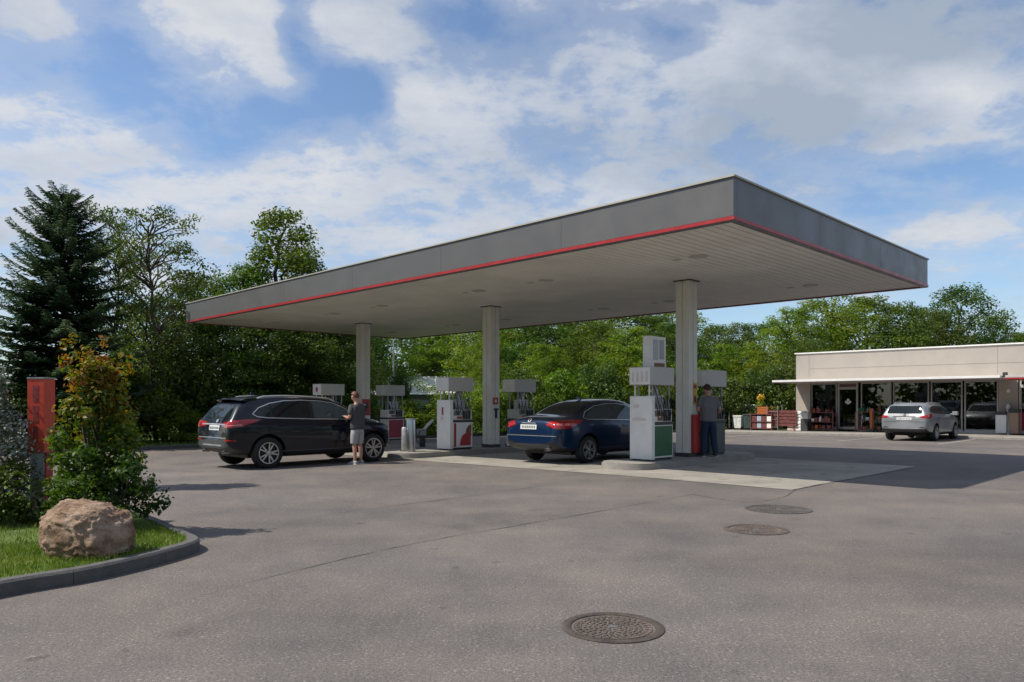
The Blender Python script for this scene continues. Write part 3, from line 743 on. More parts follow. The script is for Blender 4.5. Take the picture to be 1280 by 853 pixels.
# ------------------------------------------------------------------ the shop (local x = v, local y = u; facade at v = 27)
VF = 27.0
def shop():
    t = thing('shop_building', 'long low beige filling station shop with big windows and a white awning', 'shop', W(0, 0, 0), ROT45)
    rw = MAT['render_wall']; z0 = 0.03
    H = 4.02
    yl, yr = 11.05, -16.0
    zw0, zw1 = 0.20, 2.60                 # window zone
    wall = MB()
    # back, side walls and roof slab
    wall.box(39.6, 39.9, yr, yl, z0, H); wall.box(VF + 0.3, 39.598, yl - 0.3, yl, z0, H); wall.box(VF + 0.3, 39.598, yr, yr + 0.3, z0, H)
    wall.build('wall', rw, t)
    fw = MB()
    fw.box(VF, VF + 0.298, yr, yl, zw1, H - 0.002)                    # wall above the windows
    for a, b in ((10.30, 11.05), (1.2, 1.92), (-16.0, -2.6)):
        fw.box(VF, VF + 0.298, a, b, z0, zw1 - 0.001)                 # piers
    front = fw.build('front_wall', rw, t)
    # shallow panel joints
    j = MB()
    for a, b in ((yr, 10.35),): j.box(VF - 0.004, VF + 0.01, a, b, 3.22, 3.236)
    for y in (10.35, 1.95, -2.6, -7): j.box(VF - 0.004, VF + 0.01, y, y + 0.014, 2.75, H)
    j.build('panel_joint', M('joint_shadow_gap', (0.22, 0.19, 0.165), 0.9), front)
    MB().box(VF - 0.06, 39.96, yr - 0.06, yl + 0.06, H, H + 0.06, 0.006).build('roof_edge', MAT['white_metal'], t)
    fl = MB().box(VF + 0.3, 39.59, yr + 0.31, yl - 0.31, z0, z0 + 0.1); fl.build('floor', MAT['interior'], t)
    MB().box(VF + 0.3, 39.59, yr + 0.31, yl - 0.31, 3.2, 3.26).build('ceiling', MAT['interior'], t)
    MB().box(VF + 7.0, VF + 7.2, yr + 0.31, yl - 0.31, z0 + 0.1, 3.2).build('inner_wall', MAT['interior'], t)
    # windows
    bays = [('window', 8.97, 10.28), ('door', 7.93, 8.93), ('window', 6.38, 7.80), ('window', 4.73, 6.30), ('window', 3.35, 4.65), ('window', 1.95, 3.27), ('red_door', 0.2, 1.18), ('window', -1.0, 0.15), ('window', -2.55, -1.05)]
    for kind, a, b in bays:
        x0, x1 = VF + 0.10, VF + 0.20
        if kind == 'window':
            fr = MB(); w = 0.055
            fr.box(x0, x1, a, a + w, zw0, zw1 - 0.12).box(x0, x1, b - w, b, zw0, zw1 - 0.12)
            fr.box(x0, x1, a + w, b - w, zw0, zw0 + 0.07).box(x0, x1, a + w, b - w, zw1 - 0.19, zw1 - 0.12)
            fo = fr.build('window', MAT['alu'], t)
            MB().box(x0 + 0.04, x0 + 0.052, a + w, b - w, zw0 + 0.07, zw1 - 0.19).build('pane', MAT['glass'], fo)
        else:
            fr = MB(); w = 0.09
            m = MAT['alu'] if kind == 'door' else MAT['pale_grey']
            fr.box(x0 - 0.02, x1, a, a + w, 0.14, zw1 - 0.12).box(x0 - 0.02, x1, b - w, b, 0.14, zw1 - 0.12)
            fr.box(x0 - 0.02, x1, a + w, b - w, 0.14, 0.26).box(x0 - 0.02, x1, a + w, b - w, 2.14, 2.27).box(x0 - 0.02, x1, a + w, b - w, zw1 - 0.18, zw1 - 0.12)
            fo = fr.build('door', m, t)
            MB().box(x0 + 0.04, x0 + 0.052, a + w, b - w, 0.26, 2.14).build('pane', MAT['glass'], fo)
            MB().box(x0 + 0.04, x0 + 0.052, a + w, b - w, 2.27, zw1 - 0.18).build('pane', MAT['glass'] if kind != 'door' else M('dull_red_transom', (0.16, 0.08, 0.075), 0.4), fo)
            MB().tube([(x0 - 0.03, b - 0.045, 1.0), (x0 - 0.07, b - 0.045, 1.02), (x0 - 0.07, b - 0.045, 1.35), (x0 - 0.03, b - 0.045, 1.37)], 0.014, 6).build('handle', MAT['steel'], fo)
            if kind == 'door':
                # pale sticker: cluster of small discs
                st = MB()
                for dy, dz, r in ((0, 0.17, .06), (-.08, .06, .075), (.08, .06, .075), (0, .03, .09)):
                    n = 12; st.add([(x0 + 0.035, (a + b) / 2 + dy + r * math.cos(2 * math.pi * i / n), 1.45 + dz + r * math.sin(2 * math.pi * i / n)) for i in range(n)], [tuple(range(n))[::-1]])
                st.build('sticker', MAT['white_metal'], fo)
            else:
                MB().box(x0 + 0.02, x0 + 0.035, a + w, b - w, 0.26, 1.05).build('lower_panel', MAT['magenta'], fo)
    h = MB(); h.box(VF + 0.05, VF + 0.25, -2.58, 10.28, zw1 - 0.12, zw1 - 0.002); h.build('lintel', MAT['alu'], t)
    s = MB(); s.box(VF + 0.02, VF + 0.28, 1.95, 7.92, z0, zw0 - 0.001).box(VF + 0.02, VF + 0.28, 8.95, 10.28, z0, zw0 - 0.001).box(VF + 0.02, VF + 0.28, -2.58, 0.18, z0, zw0 - 0.001); s.build('sill', MAT['pale_grey'], t)
    # awnings
    aw = MB(); aw.box(24.4, VF - 0.005, 1.32, 11.12, 2.50, 2.60, 0.01); a1 = aw.build('awning', MAT['white_metal'], t)
    MB().box(24.45, VF - 0.006, 1.37, 11.07, 2.475, 2.498).build('underside', M('awning_soffit', (0.42, 0.36, 0.34), 0.7), a1)
    aw = MB(); aw.box(24.4, VF - 0.005, -5.5, 1.14, 2.50, 2.60, 0.01); a2 = aw.build('awning', MAT['pale_grey'], t)
    MB().box(24.37, VF - 0.006, -5.5, 1.14, 2.44, 2.497).build('red_edge', MAT['red'], a2)
    MB().box(24.7, 25.0, 1.16, 1.30, 2.54, 2.74, 0.02).build('bracket', MAT['dark_grey'], t)
    # plain grey panel on the upper wall at the right (blank)
    MB().box(VF - 0.03, VF - 0.005, -3.2, 0.9, 2.80, 3.21).build('blank_panel', MAT['pale_grey'], t)
    MB().lathe([(0.08, 0), (0.08, -0.05), (0.05, -0.08), (0.0001, -0.085)], 16, (VF - 0.002, 1.55, 2.0), axis='x').build('wall_lamp', MAT['white_metal'], t, smooth=40)
    # shelving seen through the glass
    rng = random.Random(11)
    gm = [MAT['red_dull'], MAT['orange'], MAT['brown_print'], MAT['blue_print'], MAT['yellow'], MAT['green'], MAT['pale_grey'], MAT['dark_grey'], MAT['magenta']]
    for (yy, xx, top) in ((9.6, .75, 1.5), (7.1, .8, 1.5), (5.5, 1.3, 1.3), (4.0, 1.1, 1.35), (2.6, .9, 1.0), (-0.4, .9, 1.4)):
        sh = thing('display_shelf', {9.6: 'shelf of goods inside the shop behind the window left of the glass door', 7.1: 'shelf of goods inside the shop behind the window right of the glass door', 5.5: 'low shelf inside the shop behind the roof of the silver car', 4.0: 'shelf inside the shop behind the front end of the silver car', 2.6: 'shelf of goods inside the shop behind the last large window before the pier', -0.4: 'shelf inside the shop behind the window past the red panelled door'}[yy], 'shelf', W(yy, VF + xx, z0 + 0.1), ROT45, 'shelves inside the shop')
        f = MB()
        for z in (0.1, 0.5, 0.9, top - 0.03): f.box(-0.2, 0.2, -0.55, 0.55, z, z + 0.03)
        f.box(-0.2, 0.2, -0.58, -0.555, 0, top).box(-0.2, 0.2, 0.555, 0.58, 0, top)
        f.build('rack', MAT['dark_grey'], sh)
        per = {}
        for z in (0.13, 0.53, 0.93, top):
            y = -0.52
            while y < 0.45:
                w = rng.uniform(0.06, 0.16); hh = rng.uniform(0.14, 0.30)
                per.setdefault(rng.randrange(len(gm)), MB()).box(-0.18, 0.1, y, y + w, z, z + hh); y += w + 0.01
        for k, mb in per.items(): o = mb.build('goods', gm[k], sh); o['kind'] = 'stuff'
    return t

def wheelie_bin(px, u, v, h, w, mat, lidmat, label, open_lid=False):
    t = thing('wheelie_bin', label, 'bin', W(u, v, 0.10 + g(u)), ROT45)
    a, b = w / 2, w / 2 * 0.82
    mb = MB(); mb.add([(-b, -b, .1), (b, -b, .1), (b, b, .1), (-b, b, .1), (-a, -a, h), (a, -a, h), (a, a, h), (-a, a, h)], [(0, 3, 2, 1), (4, 5, 6, 7), (0, 1, 5, 4), (1, 2, 6, 5), (2, 3, 7, 6), (3, 0, 4, 7)])
    mb.build('body', mat, t)
    if open_lid:
        MB().box(a, a + 0.04, -a, a, h, h + 0.42, 0.01).build('lid', lidmat, t)
    else:
        MB().box(-a - 0.03, a + 0.03, -a - 0.02, a + 0.02, h, h + 0.06, 0.02).build('lid', lidmat, t)
    for s in (-1, 1):
        MB().lathe([(0.09, -0.025), (0.09, 0.025)], 14, (-b * 0.6, s * b, 0.09), axis='y').build('wheel', MAT['rubber'], t, smooth=40)
        MB().lathe([(0.09, -0.025), (0.09, 0.025)], 14, (b * 0.8, s * b, 0.09), axis='y').build('wheel', MAT['rubber'], t, smooth=40)
    return t

def uof(px, v):
    tq = (px - 640) / FPX
    return (OX + R2 * v - tq * (OY + R2 * v)) / (R2 * (1 + tq))

def shopfront_things():
    rng = random.Random(21)
    v = 26.3
    wheelie_bin(0, uof(924, v), v, 0.72, 0.46, M('off_white_plastic', (0.6, 0.62, 0.58), 0.5, var=0.35, vscale=9), MAT['white_metal'], 'white patterned wheeled bin, first of the bins left of the shop')
    wheelie_bin(0, uof(937, v), v, 0.80, 0.50, M('dark_green_plastic', (0.03, 0.06, 0.055), 0.5, var=0.5, vscale=9), MAT['dark_grey'], 'dark green wheeled bin with grey lid beside the white bin')
    # white rail behind the bins
    t = thing('cart_rail', 'white tubular rail with dark canvas standing behind the white and dark bins', 'rail', W(uof(930, 27.2), 27.2, 0.09), ROT45)
    MB().tube([(0, 0.9, 0), (0, 0.9, 1.25), (0, -0.8, 1.25), (0, -0.8, 0)], 0.035, 8).build('frame', MAT['white_metal'], t, smooth=50)
    MB().box(-0.01, 0.01, -0.75, 0.85, 0.9, 1.2).build('canvas', MAT['dark_grey'], t)
    t = thing('cart_rail', 'low dark canvas hood on a frame at the left end of the walk', 'rail', W(uof(906, 27.2), 27.2, 0.09), ROT45)
    MB().tube([(0, 0.5, 0), (0, 0.5, 1.1), (0.2, 0, 1.2), (0, -0.5, 1.1), (0, -0.5, 0)], 0.03, 8).build('frame', MAT['galv'], t, smooth=50)
    MB().box(-0.2, 0.2, -0.45, 0.45, 0.95, 1.15, 0.05).build('canvas', MAT['dark_grey'], t)
    # goods stand with crates
    t = thing('goods_stand', 'crimson goods stand with stacked packs in front of the hedge', 'stand', W(uof(955, v), v, 0.10 + g(14)), ROT45)
    f = MB()
    for z in (0.1, 0.45, 0.85): f.box(-0.35, 0.35, -0.6, 0.6, z, z + 0.04)
    for x in (-0.33, 0.33):
        for y in (-0.58, 0.58): f.box(x - .02, x + .02, y - .02, y + .02, 0, 0.95)
    f.build('frame', MAT['maroon'], t)
    for z in (0.14, 0.49):
        for k in range(4):
            MB().box(-0.3, 0.3, -0.55 + 0.28 * k, -0.30 + 0.28 * k, z, z + 0.28, 0.02).build('pack', [MAT['white_metal'], MAT['maroon'], MAT['blue_print'], MAT['maroon']][k], t)
    t = thing('crate', 'orange crate on top of the crimson goods stand', 'crate', W(uof(956, v), v, 0.10 + g(14) + 0.895), ROT45)
    f = MB(); f.box(-.25, .25, -.3, .3, 0, .03)
    for z in (0.03, 0.15, 0.27): f.box(-.25, -.22, -.3, .3, z, z + .10).box(.22, .25, -.3, .3, z, z + .10).box(-.219, .219, -.3, -.27, z, z + .10).box(-.219, .219, .27, .3, z, z + .10)
    f.build('slats', MAT['orange'], t)
    # flowers in the crate
    t = thing('potted_plant', 'pot of tall yellow flowers standing in the orange crate', 'flowers', W(uof(951, v), v, 0.10 + g(14) + 0.93), ROT45)
    MB().lathe([(0.11, 0), (0.14, 0.25), (0.0001, 0.24)], 14).build('pot', MAT['brown_print'], t, smooth=40)
    leaf_cloud('leaves', [((0, 0, 0.5), (0.22, 0.22, 0.3), 160)], 0.10, MAT['leaf_lime'], t, random.Random(4), tint=(0.4, 1.0))
    leaf_cloud('flowers', [((0, 0, 0.85), (0.25, 0.25, 0.2), 150)], 0.09, MAT['yellow'], t, random.Random(5), tint=(0.4, 1.0))
    t = thing('plant_trolley', 'wire trolley with small potted plants right of the orange crate', 'trolley', W(uof(968, v), v, 0.10 + g(14)), ROT45)
    f = MB()
    for x in (-0.25, 0.25):
        for y in (-0.3, 0.3): f.tube([(x, y, 0.05), (x, y, 1.35)], 0.02, 6)
    for z in (0.2, 0.6, 1.0): f.box(-.25, .25, -.3, .3, z, z + 0.02)
    f.build('frame', MAT['galv'], t)
    for k, z in enumerate((0.22, 0.62, 1.02)):
        leaf_cloud('plants', [((0, 0.0, z + 0.16), (0.22, 0.28, 0.12), 110)], 0.08, MAT['leaf_autumn'], t, random.Random(40 + k), tint=(0.2, 1.0))
    # low red barrow
    t = thing('barrow', 'low dark red slatted barrow standing between trolley and the pallet bags', 'barrow', W(uof(981, v + .3), v + .3, 0.10 + g(12)), ROT45)
    f = MB()
    for k in range(5): f.box(-.5, .5, -.85, .85, 0.25 + .17 * k, 0.25 + .17 * k + .13) if k == 0 else f.box(-.5, -.46, -.85, .85, 0.25 + .17 * k, 0.38 + .17 * k).box(.46, .5, -.85, .85, .25 + .17 * k, .38 + .17 * k)
    f.build('slats', MAT['maroon'], t)
    for x in (-.4, .4):
        for y in (-.7, .7): MB().box(x - .04, x + .04, y - .04, y + .04, 0, 1.05).build('leg', MAT['brown_print'], t)
    # bags on the walk
    for px, lab, m, h in ((993, 'stack of pale printed sacks against the left end of the shop', M('printed_sack', (0.55, 0.45, 0.40), 0.6, var=0.5, vscale=10), 0.95), (1001, 'tall white stack of sacks in front of the corner pier', MAT['white_metal'], 1.02)):
        u = uof(px, v + .2)
        t = thing('sack_stack', lab, 'sacks', W(u, v + .2, 0.10 + g(u)), ROT45)
        n = 6
        for k in range(n):
            MB().box(-.32 + rng.uniform(-.02, .02), .30, -.24, .24 + rng.uniform(-.02, .02), k * h / n, (k + 1) * h / n - 0.006, 0.05).build('sack', m, t, smooth=50)
    u = uof(1007, v - .1)
    t = thing('litter_bin', 'grey litter bin beside the corner pier of the shop', 'bin', W(u, v - .1, 0.10 + g(u)), ROT45)
    MB().box(-.2, .2, -.18, .18, 0, .62, .02).build('body', MAT['dark_grey'], t); MB().box(-.22, .22, -.2, .2, .622, .95, .03).build('hood', MAT['pale_grey'], t)
    # racks of goods outside the windows
    def rack(px, label, frame, w, levels, mats_, seed, extra=None):
        u = uof(px, VF - .45); r = random.Random(seed)
        t = thing('display_rack', label, 'display rack', W(u, VF - .45, 0.10 + g(u)), ROT45)
        f = MB()
        for z in levels: f.box(-.25, .25, -w / 2, w / 2, z, z + .03)
        for y in (-w / 2, w / 2):
            f.box(-.26, -.22, y - .02, y + .02, 0, levels[-1] + .02).box(.22, .26, y - .02, y + .02, 0, levels[-1] + .02)
        f.build('frame', frame, t)
        per = {}
        for z in levels:
            y = -w / 2 + .05
            while y < w / 2 - .1:
                b = r.uniform(.07, .17); h = r.uniform(.14, .30)
                k = r.randrange(len(mats_)); mb = per.setdefault(k, MB())
                if r.random() < .5: mb.lathe([(b / 2, z + .032), (b / 2, z + h * .7), (b / 5, z + h), (b / 5, z + h + .04)], 8, (r.uniform(-.1, .1), y + b / 2, 0))
                else: mb.box(-.2, .12, y, y + b, z + .032, z + h)
                y += b + .015
        for k, mb in per.items(): o = mb.build('goods', mats_[k], t); o['kind'] = 'stuff'
        return t
    rack(1028, 'red rack of garden goods in front of the window left of the glass door', MAT['maroon'], 1.25, (.08, .45, .92), [MAT['orange'], MAT['maroon'], MAT['white_metal'], MAT['brown_print'], MAT['dark_grey'], MAT['maroon']], 31)
    rack(1083, 'orange rack of coloured goods right of the glass door', MAT['brown_print'], .85, (.08, .55, .95), [MAT['orange'], MAT['magenta'], MAT['blue_print'], MAT['dark_grey'], MAT['green']], 32)
    rack(1104, 'dark rack of goods next to the silver car, right of the orange rack', MAT['dark_grey'], .75, (.08, .55, .95), [MAT['red_dull'], MAT['dark_grey'], MAT['brown_print'], MAT['leaf_lime'], MAT['blue_print']], 33)
    t = thing('banner_post', 'thin orange banner post between the two racks by the glass door', 'banner', W(uof(1089, VF - .75), VF - .75, 0.10), ROT45)
    MB().box(-.015, .015, -.06, .06, .12, 1.1).build('banner', MAT['orange'], t); MB().box(-.15, .15, -.15, .15, 0, .12, .01).build('foot', MAT['dark_grey'], t)
    # things at the right-hand pier
    u = uof(1252, VF - .35)
    t = thing('litter_bin', 'white square litter bin in front of the pier right of the windows', 'bin', W(u, VF - .3, .10), ROT45)
    MB().box(-.2, .2, -.2, .2, 0.05, .85, .02).build('body', MAT['white_metal'], t); MB().box(-.22, .22, -.22, .22, .852, .98, .02).build('lid', MAT['dark_grey'], t)
    t = thing('standpipe', 'grey metal standpipe with a round head between the two bins at the pier', 'standpipe', W(uof(1260, VF - .35), VF - .3, .10), ROT45)
    MB().lathe([(.11, 0), (.10, .06), (.075, .1), (.075, 1.0), (.10, 1.05), (.13, 1.2), (.1, 1.34), (.0001, 1.37)], 18).build('pillar', MAT['galv'], t, smooth=50)
    MB().tube([(0, 0, 1.1), (-.15, 0, 1.08), (-.18, 0, .98)], .025, 8).build('tap', MAT['steel'], t)
    t = thing('litter_bin', 'light brown litter bin right of the standpipe', 'bin', W(uof(1268, VF - .35), VF - .3, .10), ROT45)
    MB().box(-.18, .18, -.17, .17, 0.05, .95, .02).build('body', M('tan_plastic', (.36, .24, .17), .6), t); MB().box(-.2, .2, -.19, .19, .952, 1.1, .02).build('lid', MAT['dark_grey'], t)

# ------------------------------------------------------------------ far hall and lamp post
def background_hall():
    Y = 62.0
    t = thing('warehouse', 'white clad hall with a dark base half hidden behind the trees', 'hall', (ray(530, Y), Y, -0.2), math.radians(6))
    L = 6.2
    MB().box(-L, L, 0, 12, 0, 2.35).build('base_wall', MAT['hall_dark'], t)
    MB().box(-L - .1, L + .1, 3.2, 9.0, 2.352, 3.75).build('wall', MAT['hall_white'], t)
    r = MB(); r.add([(-L - .3, -.3, 2.352), (L + .3, -.3, 2.352), (L + .3, 12.3, 2.352), (-L - .3, 12.3, 2.352), (-L - .3, 3, 3.95), (L + .3, 3, 3.95), (-L - .3, 9.3, 3.95), (L + .3, 9.3, 3.95)], [(0, 1, 5, 4), (4, 5, 7, 6), (7, 2, 3, 6), (1, 2, 7, 5), (3, 0, 4, 6), (0, 3, 2, 1)])
    r.build('roof', MAT['hall_white'], t)
    w = MB()
    for k in range(5): MB().box(-4.8 + 2 * k, -3.6 + 2 * k, -.02, 0.0, 1.0, 1.9).build('window', MAT['screen'], t)
    Y = 52; x = ray(492, Y)
    t = thing('street_lamp', 'slim grey street lamp post behind the far canopy column', 'street lamp', (x, Y, -0.2))
    MB().lathe([(.09, 0), (.055, 6.0)], 12).build('pole', MAT['galv'], t, smooth=40)
    MB().tube([(0, 0, 5.98), (0.25, -.1, 6.15), (0.6, -.2, 6.2)], .04, 8).build('arm', MAT['galv'], t, smooth=40)
    MB().box(.45, .95, -.32, -.12, 6.14, 6.24, .03).build('lamp_head', MAT['pale_grey'], t)
# ------------------------------------------------------------------ leaves, trees, shrubs
def leaf_mesh(name, P, Nrm, size, tint, mat, shape=0.55, fold=True, dirs=None):
    """P (n,3) leaf centres, Nrm (n,3) facing, size (n,), tint (n,): two-sided kite shaped leaves in one mesh."""
    n = len(P); rs = np.random.RandomState(n % 9973)
    Nrm = Nrm / np.maximum(np.linalg.norm(Nrm, axis=1, keepdims=True), 1e-6)
    t = rs.normal(size=(n, 3)) if dirs is None else dirs
    a = t - Nrm * np.sum(t * Nrm, axis=1, keepdims=True); a /= np.maximum(np.linalg.norm(a, axis=1, keepdims=True), 1e-6)
    b = np.cross(Nrm, a)
    s = size[:, None]
    v = np.empty((n, 4, 3))
    v[:, 0] = P - a * s * 0.5
    v[:, 1] = P + b * s * shape * 0.5 + a * s * 0.05 + Nrm * s * (0.12 if fold else 0)
    v[:, 2] = P + a * s * 0.5
    v[:, 3] = P - b * s * shape * 0.5 + a * s * 0.05 + Nrm * s * (0.12 if fold else 0)
    me = bpy.data.meshes.new(name)
    me.vertices.add(n * 4); me.vertices.foreach_set('co', v.reshape(-1).astype(np.float32))
    me.loops.add(n * 4); me.loops.foreach_set('vertex_index', np.arange(n * 4, dtype=np.int32))
    me.polygons.add(n); me.polygons.foreach_set('loop_start', (np.arange(n) * 4).astype(np.int32))
    try: me.polygons.foreach_set('loop_total', np.full(n, 4, dtype=np.int32))
    except Exception: pass
    me.update(calc_edges=True)
    at = me.attributes.new('tint', 'FLOAT', 'FACE'); at.data.foreach_set('value', np.clip(tint, 0, 1).astype(np.float32))
    me.materials.append(mat)
    return me

def clump_points(clumps, rs, tr=(0.0, 1.0), up=0.5, outward=None):
    Ps, Ns, Ts = [], [], []
    for c, r, k in clumps:
        k = int(k)
        d = rs.normal(size=(k, 3)); d /= np.linalg.norm(d, axis=1, keepdims=True)
        rad = rs.uniform(0.25, 1.0, size=(k, 1)) ** 0.6
        p = np.array(c) + d * rad * np.array(r)
        nn = rs.normal(size=(k, 3)) * 0.55 + d * 0.75 + np.array([0, 0, up])
        base = rs.uniform(tr[0], tr[1]) * 0.5 + (tr[0] + tr[1]) * 0.25
        Ps.append(p); Ns.append(nn); Ts.append(base + rs.normal(size=k) * (tr[1] - tr[0]) * 0.16)
    return np.concatenate(Ps), np.concatenate(Ns), np.concatenate(Ts)

def leaf_cloud(name, clumps, leaf, mat, parent, rng, tint=(0.0, 1.0), up=0.5):
    rs = np.random.RandomState(rng.randrange(10 ** 6))
    P, Nn, T = clump_points(clumps, rs, tint, up)
    sz = leaf * rs.uniform(0.65, 1.25, size=len(P))
    return link(name, leaf_mesh(name, P, Nn, sz, T, mat), None, parent)

def limb(mb, a, b, r0, r1, rng, wob=0.12, n=5, sides=6):
    a, b = Vector(a), Vector(b); L = (b - a).length
    pts = []; rad = []
    for i in range(n + 1):
        t = i / n; w = wob * L * math.sin(math.pi * t)
        pts.append(a.lerp(b, t) + Vector((rng.uniform(-w, w), rng.uniform(-w, w), 0.10 * L * math.sin(math.pi * t)))); rad.append(r0 + (r1 - r0) * t)
    mb.tube(pts, rad, sides); return pts

def make_tree(name, seed, height, radius, base, mat, nclump, per, leaf, prof='round', crad=(0.55, 0.95), label='', cat='tree', group=None, trunk_r=0.16, limbs=16, flat=0.65, tint=(0.1, 0.9)):
    rng = random.Random(seed); rs = np.random.RandomState(seed)
    t = thing(name, label, cat, group=group)
    lob = [(rng.uniform(0, 6.28), rng.uniform(0.5, 1.0) * 0.22, rng.randint(2, 4), rng.uniform(0, 3)) for _ in range(3)]
    def R(z, a):
        s = (z - base) / (height - base)
        if prof == 'round': r = (max(0, 1 - (2 * s - 0.85) ** 2 * 0.85)) ** 0.5 if s < 0.95 else 0.30
        elif prof == 'col': r = min(1, 0.75 + s) * (max(0.03, 1 - s ** 2.6)) ** 0.6
        elif prof == 'open': r = 0.55 + 0.5 * math.sin(math.pi * min(1, s * 1.05))
        else: r = (1 - s) ** 0.6 * 0.9 + 0.12
        m = 1 + sum(am * math.sin(k * a + ph + zz * s * 3) for ph, am, k, zz in lob)
        return radius * r * m
    clumps = []; cents = []
    for i in range(nclump):
        s = rng.random() ** 0.85; z = base + s * (height - base) * 0.97; a = rng.uniform(0, 2 * math.pi)
        rr = R(z, a) * math.sqrt(rng.uniform(0.18, 1.0)) * rng.uniform(0.85, 1.08)
        cr = rng.uniform(*crad) * (1.0 if s < 0.8 else 0.75)
        c = (rr * math.cos(a), rr * math.sin(a), z)
        cents.append((c, rr)); clumps.append((c, (cr, cr, cr * flat), per * (cr / crad[1]) ** 2))
    P, Nn, T = clump_points(clumps, rs, tint)
    # sprigs that break the outline
    sz = leaf * rs.uniform(0.6, 1.3, size=len(P))
    link('crown', leaf_mesh('crown', P, Nn, sz, T, mat), None, t)
    mb = MB()
    top = height * 0.86
    tp = limb(mb, (0, 0, -0.3), (rng.uniform(-.3, .3), rng.uniform(-.3, .3), top), trunk_r, trunk_r * 0.22, rng, 0.025, 9, 8)
    cents.sort(key=lambda c: -c[1]); 
    for c, rr in rng.sample(cents, min(limbs, len(cents))):
        zz = max(base * 0.6, c[2] - rr * rng.uniform(0.5, 1.0)); k = min(range(len(tp)), key=lambda i: abs(tp[i].z - zz))
        limb(mb, tp[k], c, trunk_r * 0.38, 0.015, rng, 0.07, 5, 5)
    mb.build('trunk', MAT['bark'], t, smooth=60)
    return t

def make_spruce(seed, height, radius, label):
    rng = random.Random(seed); rs = np.random.RandomState(seed)
    t = thing('spruce_tree', label, 'tree')
    mb = MB(); mb.tube([(0, 0, -.3), (0.05, 0, height * .5), (0, 0.03, height)], [.19, .11, .015], 8)
    P = []; Nn = []; D = []; S = []; T = []
    z = 0.5
    while z < height - 0.15:
        s = z / height
        L0 = radius * (1 - s) ** 0.55 * (1.0 if s > 0.12 else 0.85) + 0.12
        nb = max(6, int(12 - 5 * s)); ph = rng.uniform(0, 6.28)
        for k in range(nb):
            a = ph + 2 * math.pi * k / nb + rng.uniform(-.35, .35); L = L0 * rng.uniform(0.55, 1.15)
            rise = 0.50 * s ** 1.3 + 0.03 - 0.16 * (1 - s)
            dx, dy = math.cos(a), math.sin(a); zb = z + rng.uniform(-.12, .12)
            def pt(q): return np.array([dx * L * q, dy * L * q, zb + L * (rise * q - 0.22 * q * q * (1 - s) + 0.20 * q ** 4)])
            mb.tube([pt(0), pt(.4), pt(.75), pt(1)], [.035 * (1 - s) + .01, .02, .012, .004], 4)
            m = int(26 * L / radius * 2.2) + 12
            tb = rng.uniform(0.2, 0.75)
            for q in np.linspace(0.12, 1.0, m):
                base = pt(q); fan = 0.42 * L * (1 - q) ** 0.8 * 0.6 + 0.14
                for sd in (-1, 1):
                    lat = np.array([-dy * sd, dx * sd, 0.0]); f = np.array([dx, dy, 0.0])
                    dvec = lat * rng.uniform(.55, 1.0) + f * rng.uniform(.35, .9) + np.array([0, 0, rng.uniform(-.35, .22)])
                    dvec /= np.linalg.norm(dvec); ln = fan * rng.uniform(.6, 1.2)
                    # a twig: three short needle sprays in a row
                    for w in (0.3, 0.75):
                        P.append(base + dvec * ln * w + np.array([0, 0, -.10 * ln * w])); D.append(dvec + rs.normal(size=3) * .15); S.append(max(.16, ln * .62)); T.append(tb + rng.uniform(-.25, .25) + .25 * q)
                        Nn.append(np.array([rng.uniform(-.5, .5), rng.uniform(-.5, .5), 1.0]))
        z += 0.24 + 0.10 * (1 - s)
    link('crown', leaf_mesh('crown', np.array(P), np.array(Nn), np.array(S), np.array(T), MAT['needle'], 0.30, True, np.array(D)), None, t)
    mb.build('trunk', MAT['bark'], t, smooth=60)
    return t

def make_shrub(name, seed, h, r, mat, n, per, leaf, label, cat='shrub', tint=(0.1, 0.9), loc=None, grade=None, flat=0.8, spikes=0):
    rng = random.Random(seed); rs = np.random.RandomState(seed)
    t = thing(name, label, cat)
    clumps = []
    for i in range(n):
        z = h * (0.10 + 0.86 * rng.random() ** 0.9); s = z / h
        a = rng.uniform(0, 6.28); rr = r * math.sqrt(rng.random()) * (1.0 if s < .55 else (max(.15, 1.35 - 1.1 * s) / .745 if not spikes else max(.14, 1.75 - 1.62 * s)))
        cr = rng.uniform(.20, .36) * r
        clumps.append(((rr * math.cos(a), rr * math.sin(a), z), (cr, cr, cr * flat), per))
    for i in range(spikes):
        a = rng.uniform(0, 6.28); q = rng.uniform(.1, .6) * r; top = h * rng.uniform(.92, 1.12); out = rng.uniform(.05, .3) * r
        for w in range(5):
            k = w / 4; clumps.append((((q + out * k) * math.cos(a), (q + out * k) * math.sin(a), h * .72 + (top - h * .72) * k), (.075, .075, .09), per * .22))
    P, Nn, T = clump_points(clumps, rs, tint)
    P[:, 2] = np.maximum(P[:, 2], 0.03)
    if grade:
        hh = P[:, 2] / h
        T = T * grade[0] + grade[1] * np.clip((hh - .35) / .65, 0, 1) + rs.normal(size=len(T)) * .07
    link('foliage', leaf_mesh('foliage', P, Nn, leaf * rs.uniform(.6, 1.3, size=len(P)), T, mat), None, t)
    mb = MB()
    for c, _, _ in rng.sample(clumps, min(12, n)): limb(mb, (rng.uniform(-.08, .08) * r, rng.uniform(-.08, .08) * r, -.08), c, .018 * h / 1.5, .005, rng, .06, 4, 5)
    mb.build('stem', MAT['bark'], t, smooth=60)
    return t

def put(o, px, Y, sx=1.0, sz=1.0, rot=0.0, dz=0.0):
    x = ray(px, Y); o.location = (x, Y, gz(x, Y) + 0.08 + dz); o.scale = (sx, sx, sz); o.rotation_euler = (0, 0, rot)
    return o
def topz(top, Y): return CAMZ + (HOR - top) / FPX * Y - 0.0

